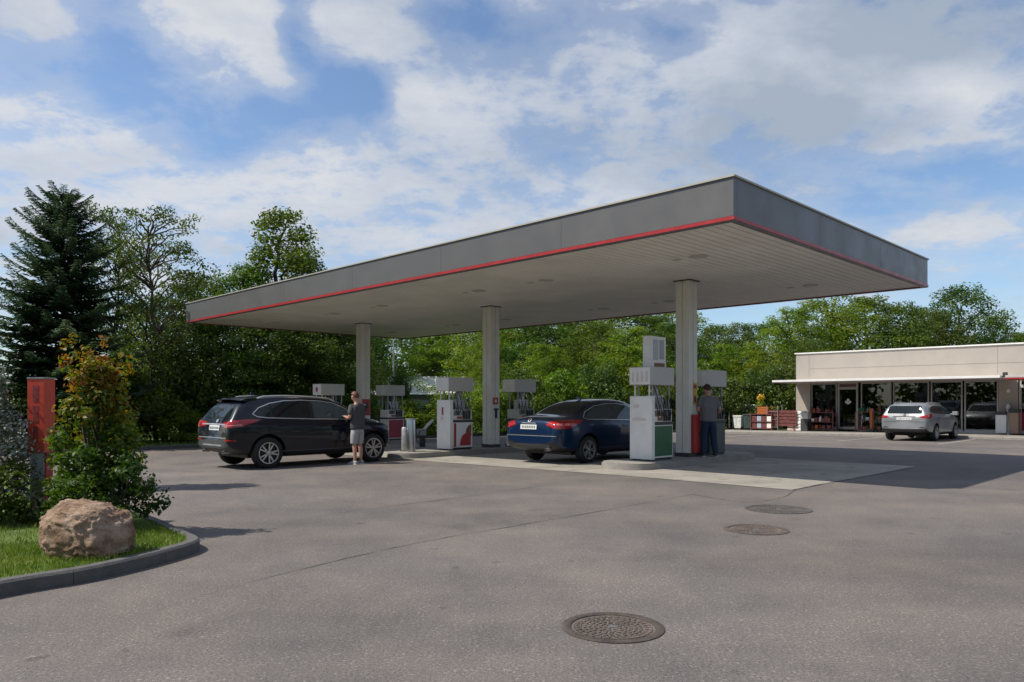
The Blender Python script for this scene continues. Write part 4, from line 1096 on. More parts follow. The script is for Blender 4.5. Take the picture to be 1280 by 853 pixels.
def unseen_treeline():
    """Unseen wood added behind the camera, to darken what glass and paint mirror. One lone unseen tree just outside the left of the frame throws the long shadow."""
    rs = np.random.RandomState(5); rng = random.Random(5); cl = []  # foliage out of view, added for its reflections and the shadow it throws
    for k in range(90):
        a = math.radians(-225 + 250 * k / 89 + rng.uniform(-1, 1)); r = rng.uniform(34, 46)
        x, y = r * math.cos(a), r * math.sin(a) - 2
        if y > 0 and abs(x) < .78 * y + 6: continue
        h = rng.uniform(10, 14)
        for q in range(7):
            z = 1.0 + (h - 2) * q / 6; cl.append(((x + rng.uniform(-1, 1), y + rng.uniform(-1, 1), z), (2.5, 2.5, 1.6), 60))
    for q in range(16):
        cl.append(((-9.95 + rng.uniform(-.5, .5), 12.9 + rng.uniform(-.3, .3), 4.9 + 1.2 * q / 15), (.5, .5, .45), 120))
    P, Nn, T = clump_points(cl, rs)
    o = link('unseen_treeline', leaf_mesh('unseen_treeline', P, Nn, np.where((P[:, 0] > -11) & (P[:, 1] > 8), .2, .85) * rs.uniform(.6, 1.3, len(P)), T, MAT['leaf_mid']), None)
    tag(o, 'unseen wood added behind the camera to mirror in the shop windows and car paint', 'woods', kind='stuff')

def vegetation():
    unseen_treeline()
    rng = random.Random(77)
    T = {}
    P0 = Vector((0, 0, -300))
    protos = {}
    def proto(key, **kw):
        protos[key] = dict(obj=None, H=kw['height'], R=kw['radius'], kw=kw)
    proto('dense1', seed=1, height=10, radius=3.0, base=0.8, mat=MAT['leaf_mid'], nclump=190, per=200, leaf=0.165, prof='round')
    proto('dense2', seed=2, height=10, radius=3.1, base=0.7, mat=MAT['leaf_lime'], nclump=200, per=200, leaf=0.165, prof='round')
    proto('dense3', seed=3, height=10, radius=3.2, base=0.8, mat=MAT['leaf_dark'], nclump=200, per=200, leaf=0.165, prof='round')
    proto('lime2', seed=14, height=10, radius=3.2, base=0.6, mat=MAT['leaf_lime'], nclump=200, per=190, leaf=0.155, prof='col', crad=(.5, .85))
    proto('mid2', seed=25, height=10, radius=2.8, base=0.8, mat=MAT['leaf_mid'], nclump=190, per=200, leaf=0.16, prof='col')
    proto('tall', seed=6, height=10, radius=1.75, base=2.0, mat=MAT['leaf_mid'], nclump=190, per=170, leaf=0.14, prof='col', crad=(.42, .75))
    proto('airy', seed=8, height=10, radius=2.3, base=3.5, mat=MAT['leaf_dark'], nclump=150, per=105, leaf=0.13, prof='open', crad=(.35, .7), limbs=70, flat=.38, trunk_r=.10)
    def tree(key, px, Y, top, wpx, label, name='leafy_tree', group=None):
        p = protos[key]
        if p['obj'] is None:
            p['obj'] = make_tree(name, label=label, **p['kw']); o = p['obj']
        else:
            o = dup(p['obj'], None, label)
            o.name = name
        if group: o['group'] = group
        h = (topz(top, Y) + 0.25) / p['H'] * 1.0
        w = wpx / FPX * Y / (2 * p['R']) * 1.12
        return put(o, px, Y, w, h, rng.uniform(0, 6.28), -0.1)
    sp = make_spruce(4, 9.6, 3.5, 'dark blue green spruce with drooping boughs at the left edge of the forecourt')
    put(sp, 78, 27.5, 1.0, (topz(244, 27.5) + .2) / 9.6, 0.4)
    tree('airy', 196, 31, 258, 128, 'thin airy tree with see through crown right of the spruce', 'airy_tree')
    tree('airy', 143, 35, 254, 90, 'thin airy treetop showing just behind the right side of the spruce', 'airy_tree')
    tree('tall', 355, 37, 262, 118, 'tall upright tree with a rounded top standing over the left end of the canopy', 'tall_tree')
    WL = 'trees of the wood left of the canopy'
    tree('dense3', 228, 33.5, 352, 110, 'dark broadleaf tree below the airy tree', group=WL)
    tree('mid2', 262, 36, 340, 100, 'green tree between the airy tree and the left end of the canopy', group=WL)
    tree('dense1', 305, 36, 332, 120, 'bushy green tree just left of the tall tree', group=WL)
    tree('dense3', 345, 34, 385, 130, 'dark bushy tree below the tall tree, seen under the canopy end', group=WL)
    tree('dense3', 405, 37, 372, 130, 'dark broadleaf tree behind the man in shorts, left of the far column', group=WL)
    tree('dense3', 180, 36, 380, 110, 'shaded broadleaf tree low between spruce and airy tree', group=WL)
    WB = 'trees of the wood behind the pumps'
    for key, px, Y, top, w, lab in (
        ('mid2', 430, 47, 392, 80, 'green tree directly behind the far column'),
        ('dense3', 400, 52, 380, 120, 'dark tree deep in the wood left of the far column'),
        ('dense1', 505, 72, 398, 150, 'tree beyond the white hall, right of the lamp post'),
        ('dense3', 570, 74, 392, 150, 'dark tree rising beyond the right end of the white hall'),
        ('lime2', 606, 46, 405, 50, 'yellow green tree just left of the middle column'),
        ('dense1', 652, 50, 388, 120, 'green tree right behind the middle column'),
        ('lime2', 680, 44, 430, 90, 'bright young tree behind the roof of the blue sedan'),
        ('dense3', 705, 54, 382, 130, 'dark tree above the blue sedan'),
        ('mid2', 745, 47, 400, 100, 'green tree between the blue sedan and the board topped pump'),
        ('lime2', 790, 44, 410, 110, 'bright green tree behind the pump with the board'),
        ('dense1', 800, 56, 380, 130, 'taller tree behind the pump with the board'),
        ('mid2', 845, 50, 400, 90, 'green tree directly behind the near column'),
        ('dense2', 625, 60, 375, 120, 'broad yellow green tree deep behind the middle column'),
        ('dense1', 675, 62, 372, 120, 'deep green tree behind the gap over the blue sedan'),
        ('dense2', 755, 60, 372, 120, 'broad light green tree deep in the wood left of the pump board'),
        ('dense2', 845, 62, 385, 110, 'broad tree deep in the wood behind the near column'),
        ('mid2', 452, 64, 396, 90, 'slender green tree left of the lamp post'),
        ('lime2', 545, 66, 415, 90, 'pale green tree standing right over the white hall')):
        tree(key, px, Y, top, w, lab, group=WB)
    WR = 'trees of the wood behind the shop'
    for key, px, Y, top, w, lab in (
        ('dense3', 892, 58, 406, 80, 'greyish green tree just right of the near column'),
        ('mid2', 925, 56, 402, 75, 'tree with an even top midway between near column and shop'),
        ('dense1', 958, 58, 404, 75, 'tree in the dip left of the tall green tree'),
        ('lime2', 905, 48, 432, 90, 'bright low tree behind the man in dark trousers'),
        ('lime2', 950, 46, 440, 90, 'bright low tree above the orange crate'),
        ('lime2', 992, 52, 386, 110, 'bright green tree over the left corner of the shop'),
        ('dense2', 1035, 54, 369, 120, 'broad yellow green tree, the tallest over the left part of the shop roof'),
        ('dense1', 1085, 56, 371, 120, 'broad green tree over the middle of the shop roof'),
        ('mid2', 1128, 55, 378, 90, 'paler tree between the broad trees and the dark round tree'),
        ('dense3', 1200, 60, 360, 125, 'dark round topped tree over the right part of the shop roof'),
        ('dense3', 1160, 58, 388, 90, 'dark tree at the left shoulder of the round topped tree'),
        ('dense3', 1243, 62, 398, 60, 'small dark tree at the right shoulder of the round topped tree'),
        ('dense1', 1276, 78, 416, 60, 'distant low tree at the right edge over the shop roof'),
        ('dense3', 1010, 47, 425, 100, 'dark tree just behind the left end of the shop'),
        ('mid2', 1330, 70, 412, 120, 'tree past the right edge of the shop roof')):
        tree(key, px, Y, top, w, lab, group=WR)
    # shrubs along the far kerb
    SH = 'shrubs along the edge of the forecourt'
    shp = {'a': make_shrub('shrub', 51, 2.0, 1.3, MAT['leaf_mid'], 54, 120, .105, 'green shrub by the kerb right of the spruce'),
           'b': make_shrub('shrub', 52, 2.0, 1.3, MAT['leaf_lime'], 54, 120, .105, 'light green shrub by the far kerb left of the black SUV'),
           'c': make_shrub('shrub', 53, 2.0, 1.3, MAT['leaf_dark'], 56, 120, .105, 'dark shrub at the foot of the spruce')}
    for k in shp: shp[k]['group'] = SH
    used = set()
    for key, px, Y, top, w, lab in (
        ('c', 30, 26.5, 480, 130, 'dark shrub at the foot of the spruce'),
        ('a', 165, 29.5, 470, 110, 'green shrub by the kerb right of the spruce'),
        ('c', 205, 31, 440, 110, 'dark shrub below the airy tree'),
        ('b', 232, 29.5, 520, 70, 'light green shrub by the far kerb left of the black SUV'),
        ('c', 262, 32, 455, 100, 'dark shrub behind the tail of the black SUV'),
        ('a', 315, 33, 450, 110, 'green shrub behind the roof of the black SUV'),
        ('c', 372, 34, 440, 110, 'dark shrub behind the front door of the black SUV'),
        ('a', 425, 36, 470, 80, 'green shrub behind the pump header left of the far column'),
        ('c', 500, 37, 470, 36, 'dark tall shrub left of the white hall gable'),
        ('b', 500, 36, 505, 90, 'light green shrub behind the steel bollard'),
        ('b', 566, 37, 497, 90, 'light green shrub below the white hall'),
        ('b', 612, 38, 487, 70, 'light green shrub left of the middle column'),
        ('a', 535, 36, 514, 60, 'green shrub behind the air pump post'),
        ('a', 655, 39, 470, 90, 'green shrub right of the middle column'),
        ('b', 700, 40, 470, 90, 'light green shrub behind the boot of the blue sedan'),
        ('c', 745, 41, 462, 90, 'dark shrub behind the roof of the blue sedan'),
        ('b', 790, 42, 460, 90, 'light green shrub behind the board topped pump'),
        ('a', 842, 42, 470, 80, 'green shrub behind the near column'),
        ('b', 880, 43, 470, 70, 'light green shrub behind the head of the man in dark trousers'),
        ('c', 915, 42.5, 478, 80, 'dark shrub behind the wheeled bins'),
        ('c', 950, 42.5, 468, 80, 'dark shrub behind the crimson goods stand'),
        ('c', 982, 43, 462, 80, 'dark shrub against the left end of the shop')):
        if key in used: o = dup(shp[key], None, lab)
        else: o = shp[key]; o['label'] = lab; used.add(key)
        h = (topz(top, Y) + .25) / 2.0; wd = w / FPX * Y / 2.6
        put(o, px, Y, wd, h, rng.uniform(0, 6.28))
    # verge tufts
    rs = np.random.RandomState(9)
    n = 5200
    uu = 21.9 + rs.uniform(0, 1, n) ** 1.6 * 4; vv = rs.uniform(-14, 26, n)
    P = np.array([list(W(u, v, g(u) + .13)) for u, v in zip(uu, vv)])
    D = np.tile(np.array([0, 0, 1.0]), (n, 1)) + rs.normal(size=(n, 3)) * .3
    Nn = rs.normal(size=(n, 3)); Nn[:, 2] *= .2
    o = link('grass', leaf_mesh('grass', P, Nn, rs.uniform(.08, .26, n), rs.uniform(0, 1, n), MAT['grass_blade'], .22, False, D), None)
    tag(o, 'rough grass growing along the far kerb', 'grass', kind='stuff')

# ------------------------------------------------------------------ the planted bed in the left foreground
def bed():
    edge_pts = [(-9.5, -3.5), (-5.6, 2.5), (-4.55, 4.55), (-3.93, 5.72), (-3.56, 6.18), (-3.32, 6.68), (-3.19, 7.10), (-3.14, 7.38), (-3.20, 7.64), (-3.50, 8.02), (-4.35, 9.05), (-5.3, 10.1), (-8.0, 12.6), (-16, 19)]
    path = smooth_path(edge_pts, 8)
    H = 0.105
    kerb('kerb', [(p.x, p.y) for p in path], 0.12, H + 0.02, MAT['granite'], gz, stone=0.9, gap=0.004)
    # soil / grass surface just inside
    inner = []
    for i, p in enumerate(path):
        d = (path[min(i + 1, len(path) - 1)] - path[max(i - 1, 0)]).normalized(); n = Vector((-d.y, d.x)); q = p + n * 0.115; inner.append((q.x, q.y))
    inner += [(-30, 19), (-30, -3.5)]
    bm = bmesh.new(); f = bm.faces.new([bm.verts.new((x, y, H)) for x, y in inner]); bmesh.ops.triangulate(bm, faces=[f])
    if bm.faces[:][0].normal.z < 0: bmesh.ops.reverse_faces(bm, faces=bm.faces[:])
    me = bpy.data.meshes.new('verge'); bm.to_mesh(me); bm.free(); structure(link('verge', me, verge_mat()))
    from mathutils.geometry import intersect_point_tri_2d
    poly = inner
    def inside(x, y):
        c = False; j = len(poly) - 1
        for i in range(len(poly)):
            if ((poly[i][1] > y) != (poly[j][1] > y)) and (x < (poly[j][0] - poly[i][0]) * (y - poly[i][1]) / (poly[j][1] - poly[i][1]) + poly[i][0]): c = not c
            j = i
        return c
    rs = np.random.RandomState(12); pts = []; tn = []
    bare = Vector((-5.05, 7.75))
    while len(pts) < 26000:
        x = rs.uniform(-8.5, -2.9); y = rs.uniform(4.2, 11.5)
        if x < y * -0.74 - .5: continue
        if not inside(x, y): continue
        s = 0.5 + 0.5 * math.sin(x * 5.1 + 2 * math.sin(y * 3.3)) * math.sin(y * 4.2 + x)
        if (Vector((x, y)) - bare).length < 0.45 + .2 * s and rs.rand() < .8: continue
        if y > 8.2 and rs.rand() < .6: continue
        pts.append((x, y, H)); tn.append(0.25 + .45 * s + rs.normal() * .18)
    P = np.array(pts); n = len(P)
    hgt = rs.uniform(.025, .065, n) * (1 + .5 * (rs.rand(n) > .93))
    D = np.tile(np.array([0, 0, 1.0]), (n, 1)) + rs.normal(size=(n, 3)) * .33
    Nn = rs.normal(size=(n, 3)); Nn[:, 2] *= .2
    P[:, 2] += hgt * .42
    o = link('grass', leaf_mesh('grass', P, Nn, hgt, np.array(tn), MAT['grass_blade'], .13, False, D), None)
    tag(o, 'short green grass growing round the boulder inside the kerb', 'grass', kind='stuff')
    # boulder
    bm = bmesh.new(); bmesh.ops.create_icosphere(bm, subdivisions=6, radius=1)
    from mathutils import noise
    rng = random.Random(8)
    cuts = [(Vector((rng.uniform(-1, 1), rng.uniform(-1, 1), rng.uniform(-.7, 1))).normalized(), rng.uniform(.84, .97)) for _ in range(14)]
    cuts += [(Vector((0.25, -.9, .35)).normalized(), .86), (Vector((-.4, -.75, .5)).normalized(), .86), (Vector((.75, 0.1, .65)).normalized(), .84)]
    for v in bm.verts:
        p = Vector([math.copysign(abs(c) ** .62, c) for c in v.co]); p *= .80
        for nrm, d in cuts:
            e = p.dot(nrm) - d
            if e > 0: p -= nrm * e * .9
        k = noise.fractal(p * 2.0 + Vector((3, 1, 7)), 1.0, 2.1, 5) * .09 + noise.ridged_multi_fractal(p * 2.6, .9, 2.2, 5, 1.0, 2.0) * .06 - .08
        k += noise.fractal(p * 9.0, 1.0, 2.0, 4) * .035
        p *= 1 + k
        v.co = Vector((p.x * .465, p.y * .37, max(p.z * .345, -.2)))
        v.co.z += -.10 * v.co.x
    me = bpy.data.meshes.new('boulder'); bm.to_mesh(me); bm.free()
    o = link('boulder', me, rock_mat(), smooth=50, loc=(-3.90, 6.85, H + .20), rotz=math.radians(-14))
    tag(o, 'big rough brown boulder lying on the grass behind the kerb', 'boulder')
    # the price post
    t = thing('sign_post', 'red box sign on a grey post among the bushes in the left foreground', 'sign', (-5.80, 9.2, H), math.radians(-1))
    MB().box(-.105, .105, -.105, .105, .78, 1.68, .006).build('box', MAT['red_sign'], t)
    MB().box(-.11, .11, -.11, .11, 1.682, 1.70).build('cap', MAT['galv'], t)
    MB().box(-.085, .085, -.085, .085, -.05, .779, .004).build('post', M('light_grey_post', (.42, .43, .44), .5, var=.1), t)
    MB().box(.0852, .10, -.07, .07, -.05, .775).build('red_edge', MAT['red_dull'], t)
    for k in range(3):
        MB().box(-.035, .03, -.1078, -.1052, .90 + .25 * k, 1.10 + .25 * k).build('faded_mark', M('weathered_mark', (.30 - .02 * k, .045, .035 + .008 * k), .6, var=.5, vscale=30), t)
    # bushes
    a = make_shrub('bush', 61, 1.88, .47, MAT['leaf_autumn'], 84, 84, .060, 'tall bush turning yellow and red, right of the red sign box', 'bush', (0.0, .9), grade=(.68, .46), flat=1.1, spikes=13)
    a.location = (-4.68, 8.4, H)
    a2 = make_shrub('bush', 62, .85, .54, MAT['leaf_autumn'], 50, 84, .060, 'low green bush leaning over the kerb behind the boulder', 'bush', (0, .55)); a2.location = (-4.40, 8.12, H); a2.rotation_euler = (0, 0, 1.0)
    b = make_shrub('bush', 63, 1.80, .72, MAT['leaf_silver'], 100, 110, .052, 'silvery leaved bush at the left edge, left of the red sign box', 'bush', (.05, 1.0)); b.location = (-6.42, 8.85, H)
    c = make_shrub('bush', 64, .75, .5, MAT['leaf_mid'], 34, 60, .065, 'dark low bush under the silvery bush at the left edge', 'bush', (0, .6)); c.location = (-5.95, 8.55, H); c.scale = (1.25, 1.0, 1.0)
    d = make_shrub('bush', 65, 1.0, .33, MAT['leaf_autumn'], 34, 62, .07, 'leafy green bush in front of the grey post of the red sign', 'bush', (0, .75), grade=(.6, .3)); d.location = (-5.02, 8.75, H)
# ------------------------------------------------------------------ cars  (local x forward, y left, z up; ground at z = 0)
def eval_mesh(o):
    dg = bpy.context.evaluated_depsgraph_get(); dg.update()
    me = bpy.data.meshes.new_from_object(o.evaluated_get(dg), preserve_all_data_layers=True, depsgraph=dg)
    return me
def drop(o):
    me = o.data; bpy.data.objects.remove(o); bpy.data.meshes.remove(me)

def car_body(st, kz, wheels, wr, mats_):
    """st: rows (x, lean, w, zb, zs, wt, zt). Lofted cage, subdivided, wheel arches cut out."""
    bm = bmesh.new(); rows = []
    for (x, lean, w, zb, zs, wt, zt) in st:
        half = [(0.0, zb), (w * .80, zb), (w * .965, zb + .09), (w, zb + .36 * (zs - zb) / .75 + .04), (w * .992, zs - .10), (w * .955, zs), (wt + .015, zt - .075), (wt * .80, zt - .008), (0.0, zt + .012)]
        ring = [bm.verts.new((x + lean * kz(z), -y, z)) for y, z in half]
        ring += [bm.verts.new((x + lean * kz(z), y, z)) for y, z in half[-2:0:-1]]
        rows.append(ring)
    n = len(rows[0])
    for a, b in zip(rows, rows[1:]):
        for k in range(n):
            f = bm.faces.new((a[k], a[(k + 1) % n], b[(k + 1) % n], b[k]))
            kk = min(k, n - 1 - k)
            f.material_index = 1 if kk in (0, 1) else 0
    bm.faces.new(rows[0][::-1]); bm.faces.new(rows[-1])
    bmesh.ops.recalc_face_normals(bm, faces=bm.faces[:])
    cl = bm.edges.layers.float.new('crease_edge')
    for a, b in zip(rows, rows[1:]):
        for k in (5, n - 5): 
            e = bm.edges.get((a[k], b[k])); e[cl] = 0.45
        for k in (2, n - 2):
            e = bm.edges.get((a[k], b[k])); e[cl] = 0.6
    for ring in (rows[0], rows[-1]):
        for k in range(n):
            e = bm.edges.get((ring[k], ring[(k + 1) % n])); e[cl] = 0.35
    me = bpy.data.meshes.new('tmp_body'); bm.to_mesh(me); bm.free()
    for m in mats_: me.materials.append(m)
    o = bpy.data.objects.new('tmp_body', me); COL.objects.link(o)
    md = o.modifiers.new('s', 'SUBSURF'); md.levels = 3; md.render_levels = 3
    full = eval_mesh(o); drop(o)
    bmf = bmesh.new(); bmf.from_mesh(full); bvh = BVHTree.FromBMesh(bmf); bmf.free()
    o = bpy.data.objects.new('tmp_full', full); COL.objects.link(o)
    cut = MB()
    for (x, y) in wheels:
        s = 1 if y > 0 else -1
        y0, y1 = sorted((s * (abs(y) - .24), s * (abs(y) + .4)))
        cut.lathe([(wr + .065, y0), (wr + .065, y1)], 40, (x, 0, wr + .01), axis='y')
    cm = bpy.data.meshes.new('tmp_cut'); cm.from_pydata(cut.v, [], cut.f); cm.materials.append(MAT['black'])
    bb = bmesh.new(); bb.from_mesh(cm); bmesh.ops.recalc_face_normals(bb, faces=bb.faces[:]); bb.to_mesh(cm); bb.free()
    co = bpy.data.objects.new('tmp_cut', cm); COL.objects.link(co)
    md = o.modifiers.new('b', 'BOOLEAN'); md.operation = 'DIFFERENCE'; md.object = co; md.solver = 'EXACT'; md.material_mode = 'TRANSFER'
    me = eval_mesh(o); drop(o); drop(co)
    me.name = 'body'
    return me, bvh

class Deco:
    """Pieces that lie on the body skin: outlines are projected on it along a direction."""
    def __init__(s, bvh, parent): s.b = bvh; s.p = parent
    def frame(s, mode):
        if mode == 'side': return Vector((0, 1, 0)), lambda a, b: Vector((a, -3, b))
        if mode == 'rear': return Vector((1, 0, 0)), lambda a, b: Vector((-5, a, b))
        if mode == 'front': return Vector((-1, 0, 0)), lambda a, b: Vector((5, a, b))
        if mode == 'top': return Vector((0, 0, -1)), lambda a, b: Vector((a, b, 4))
        an = math.radians(mode); d = Vector((math.cos(an), math.sin(an), 0)); sx = Vector((-math.sin(an), math.cos(an), 0))
        return d, lambda a, b: sx * a - d * 5 + Vector((0, 0, b))
    def proj(s, mode, pts, off, mirror):
        d, fn = s.frame(mode); out = []
        for a, b in pts:
            o = fn(a, b); h = s.b.ray_cast(o, d)
            if h[0] is None:
                h = s.b.find_nearest(o + d * 3)
            q = h[0] + h[1] * off * (1 if h[1].dot(d) < 0 else -1)
            out.append(Vector((q.x, -q.y, q.z)) if mirror else q)
        return out
    def patch(s, name, mode, poly, mat, off=.004, both=False, parent=None, n=0, res=.06):
        objs = []
        bm = bmesh.new()
        f = bm.faces.new([bm.verts.new((a, b, 0)) for a, b in poly]); bmesh.ops.triangulate(bm, faces=[f])
        for _ in range(6):
            long = [e for e in bm.edges if e.calc_length() > res]
            if not long: break
            bmesh.ops.subdivide_edges(bm, edges=long, cuts=1)
            bmesh.ops.triangulate(bm, faces=bm.faces[:])
        bm.verts.index_update(); uv = [(v.co.x, v.co.y) for v in bm.verts]; fs = [[v.index for v in f.verts] for f in bm.faces]; bm.free()
        for m in ((False, True) if both else (False,)):
            mb = MB(); mb.add(s.proj(mode, uv, off, m), fs)
            o = mb.build(name, mat, parent or s.p, smooth=60)
            bb = bmesh.new(); bb.from_mesh(o.data); bmesh.ops.recalc_face_normals(bb, faces=bb.faces[:]); bb.to_mesh(o.data); bb.free()
            objs.append(o)
        return objs
    def line(s, name, mode, pts, width, mat, off=.003, both=False, closed=False, parent=None, dense=.05):
        P = [Vector(p) for p in pts]
        if closed: P.append(P[0])
        Q = [P[0]]
        for a, b in zip(P, P[1:]):
            k = max(1, int((b - a).length / dense)); Q += [a.lerp(b, i / k) for i in range(1, k + 1)]
        uv = []
        for i, p in enumerate(Q):
            d = (Q[min(i + 1, len(Q) - 1)] - Q[max(i - 1, 0)]);
            d = d.normalized() if d.length > 0 else Vector((1, 0)); nn = Vector((-d.y, d.x)) * width / 2
            uv += [tuple(p - nn), tuple(p + nn)]
        out = []
        for m in ((False, True) if both else (False,)):
            v = s.proj(mode, uv, off, m); mb = MB(); mb.add(v, [(2 * i, 2 * i + 1, 2 * i + 3, 2 * i + 2) for i in range(len(Q) - 1)])
            out.append(mb.build(name, mat, parent or s.p, smooth=60))
        return out

def wheel(parent, x, y, r, spokes=10, w=0.20, first=None):
    s = 1 if y > 0 else -1
    if first is not None:
        c = dup(first, parent, None, False); c.location = (x, y, r); c.rotation_euler = (0.0, 0.5 + 0.3 * x, 0 if s * first['side'] > 0 else math.pi); return c
    wo = MB()
    h = w / 2
    wo.lathe([(r * .66, -h * .8), (r * .70, -h), (r * .90, -h), (r * .985, -h * .72), (r, -h * .3), (r, h * .3), (r * .985, h * .72), (r * .90, h), (r * .70, h), (r * .66, h * .8)], 40, axis='y', cap=False)
    o = wo.build('wheel', MAT['rubber'], parent, smooth=50)
    o.location = (x, y, r)
    ys = s * h
    d = MB(); d.lathe([(r * .665, ys * .3), (0.0001, ys * .3)], 32, axis='y', cap=False); d.build('dish', MAT['black'], o, smooth=40)
    rm = MB()
    rm.lathe([(r * .60, ys * .55), (r * .625, ys * .98), (r * .675, ys * 1.0), (r * .69, ys * .9)], 40, axis='y', cap=False)
    rm.lathe([(r * .12, ys * .6), (r * .13, ys * .86), (r * .05, ys * .93), (0.0001, ys * .93)], 20, axis='y', cap=False)
    for k in range(spokes):
        a = 2 * math.pi * (k // 2) / (spokes / 2) + (0.21 if k % 2 else -0.21)
        a0 = 2 * math.pi * (k // 2) / (spokes / 2) + (0.10 if k % 2 else -0.10)
        p0 = Vector((math.cos(a0) * r * .10, 0, math.sin(a0) * r * .10)); p1 = Vector((math.cos(a) * r * .63, 0, math.sin(a) * r * .63))
        dd = (p1 - p0).normalized(); nn = Vector((-dd.z, 0, dd.x)); w0, w1 = r * .05, r * .042
        vs = []
        for p, ww in ((p0, w0), (p1, w1)):
            for q in (-1, 1):
                for yy in (ys * .55, ys * .9): vs.append(p + nn * ww * q + Vector((0, yy, 0)))
        rm.add(vs, [(0, 1, 3, 2), (4, 6, 7, 5), (0, 4, 5, 1), (2, 3, 7, 6), (1, 5, 7, 3), (0, 2, 6, 4)])
    rm.build('rim', MAT['rim'], o, smooth=35)
    o['side'] = s
    return o

def car(name, label, loc, rotz, st, kz, wheels, wr, paint, dlo, panes, lamp, spec, scale=1.0):
    t = thing(name, label, 'car', loc, rotz); t.scale = (scale,) * 3
    me, bvh = car_body(st, kz, wheels, wr, [paint, spec.get('clad', paint)])
    bo = link('body', me, None, t, smooth=38)
    D = Deco(bvh, t)
    gl = MAT['car_glass']
    # side glass
    D.patch('window_surround', 'side', dlo, MAT['black'], .003, True)
    for k, (poly, m) in enumerate(panes): D.patch('side_window', 'side', poly, MAT[m], .006, True)
    D.line('window_trim', 'side', dlo, .017, MAT['chrome'], .009, True, closed=True)
    # rear and front glass
    rg = D.patch('rear_window', 'rear', spec['rear_glass'], gl, .005)[0]
    if spec.get('windscreen'): D.patch('windscreen', 'front', spec['windscreen'], gl, .005)
    # seams
    for ln in spec['seams']: D.line('panel_gap', 'side', ln, .010, MAT['black'], .002, True)
    for ln in spec.get('rear_seams', ()): D.line('panel_gap', 'rear', ln, .010, MAT['black'], .002)
    for (x, z) in spec['handles']:
        D.patch('door_handle', 'side', [(x - .10, z - .014), (x + .10, z - .010), (x + .10, z + .016), (x - .10, z + .012)], spec.get('handle_mat', paint), .022, True, res=.2)
        D.line('handle_shadow', 'side', [(x - .11, z - .022), (x + .11, z - .016)], .016, MAT['black'], .004, True)
    # lamps
    for o in D.patch('tail_light', lamp['mode'], lamp['poly'], MAT['lamp_red'], .010, True, res=.04): pass
    for pl in lamp.get('bright', ()): D.patch('lamp_lens', lamp['mode'], pl, MAT['lamp_bright'], .014, True, res=.04)
    if spec.get('lower_reflector'): D.patch('reflector', lamp['mode'], spec['lower_reflector'], MAT['lamp_red'], .008, True, res=.05)
    for nm, mode, poly, m, off in spec.get('patches', ()): D.patch(nm, mode, poly, MAT[m], off)
    for nm, mode, pts, w, m, off, both in spec.get('lines', ()): D.line(nm, mode, pts, w, MAT[m], off, both)
    D.patch('headlight', spec.get('head_mode', 180 + 35), spec['headlight'], MAT['lamp_clear'], .008, True, res=.05) if spec.get('headlight') else None
    # number plate: blank lettering strip kept as faint grey dashes
    y0, y1, z0, z1 = spec['plate']
    pl = D.patch('license_plate', 'rear', [(y0, z0), (y1, z0), (y1, z1), (y0, z1)], MAT['plate'], .014)[0]
    k = y0 + .05; rng = random.Random(len(name) + int(y1 * 100))
    while k < y1 - .06:
        w = rng.uniform(.025, .04); D.patch('character', 'rear', [(k, z0 + .03), (k + w, z0 + .03), (k + w, z1 - .03), (k, z1 - .03)], MAT['screen'], .017, parent=pl); k += w + .022
    # mirrors
    mx, mz = spec['mirror']
    for s in (-1, 1):
        h = bvh.ray_cast(Vector((mx, s * 3, mz)), Vector((0, -s, 0)))
        yb = abs(h[0].y) if h[0] else .8
        mo = MB().box(mx - .09, mx + .10, s * (yb + .17) - .11, s * (yb + .17) + .11, mz - .03, mz + .14, .05)
        mo.tube([(mx + .02, s * (yb - .04), mz), (mx, s * (yb + .09), mz + .03)], [.04, .03], 6)
        m = mo.build('wing_mirror', spec.get('mirror_mat', paint), t, smooth=50)
        MB().box(mx - .094, mx - .088, s * (yb + .17) - .09, s * (yb + .17) + .09, mz - .005, mz + .12).build('mirror_glass', MAT['chrome'], m)
    first = None
    for (x, y) in wheels:
        w = wheel(t, x, y, wr, 10, .21, first); first = first or w
    # roof fin
    fx, fz = spec['fin']
    MB().add([(fx - .10, -.02, fz), (fx + .10, -.02, fz), (fx + .10, .02, fz), (fx - .10, .02, fz), (fx - .09, -.008, fz + .075), (fx - .02, -.008, fz + .06), (fx - .02, .008, fz + .06), (fx - .09, .008, fz + .075)],
             [(0, 3, 2, 1), (4, 5, 6, 7), (0, 1, 5, 4), (1, 2, 6, 5), (2, 3, 7, 6), (3, 0, 4, 7)]).build('roof_antenna', spec.get('fin_mat', paint), t)
    if spec.get('rails'):
        x0, x1 = spec['rails']
        for s in (-1, 1):
            pts = []
            for i in range(13):
                x = x0 + (x1 - x0) * i / 12; h = bvh.ray_cast(Vector((x, s * spec['rail_y'], 4)), Vector((0, 0, -1)))
                up = .045 if 0 < i < 12 else .0
                pts.append((x, s * spec['rail_y'], h[0].z + up))
            MB().tube(smooth3(pts, 3), .018, 8).build('roof_rail', MAT['chrome'] if spec.get('rail_chrome') else MAT['alu'], t, smooth=50)
    # exhaust, wiper, under tray
    for s in spec.get('exhaust', ()): MB().lathe([(.035, -.1), (.04, .06), (.033, .06), (.03, -.05)], 14, (spec['ex_x'], s, spec['ex_z']), axis='x', cap=False).build('exhaust_pipe', MAT['galv'], t, smooth=40)
    return t, D, bvh

def zf(z0, k):
    return lambda z: max(0.0, z - z0) * k

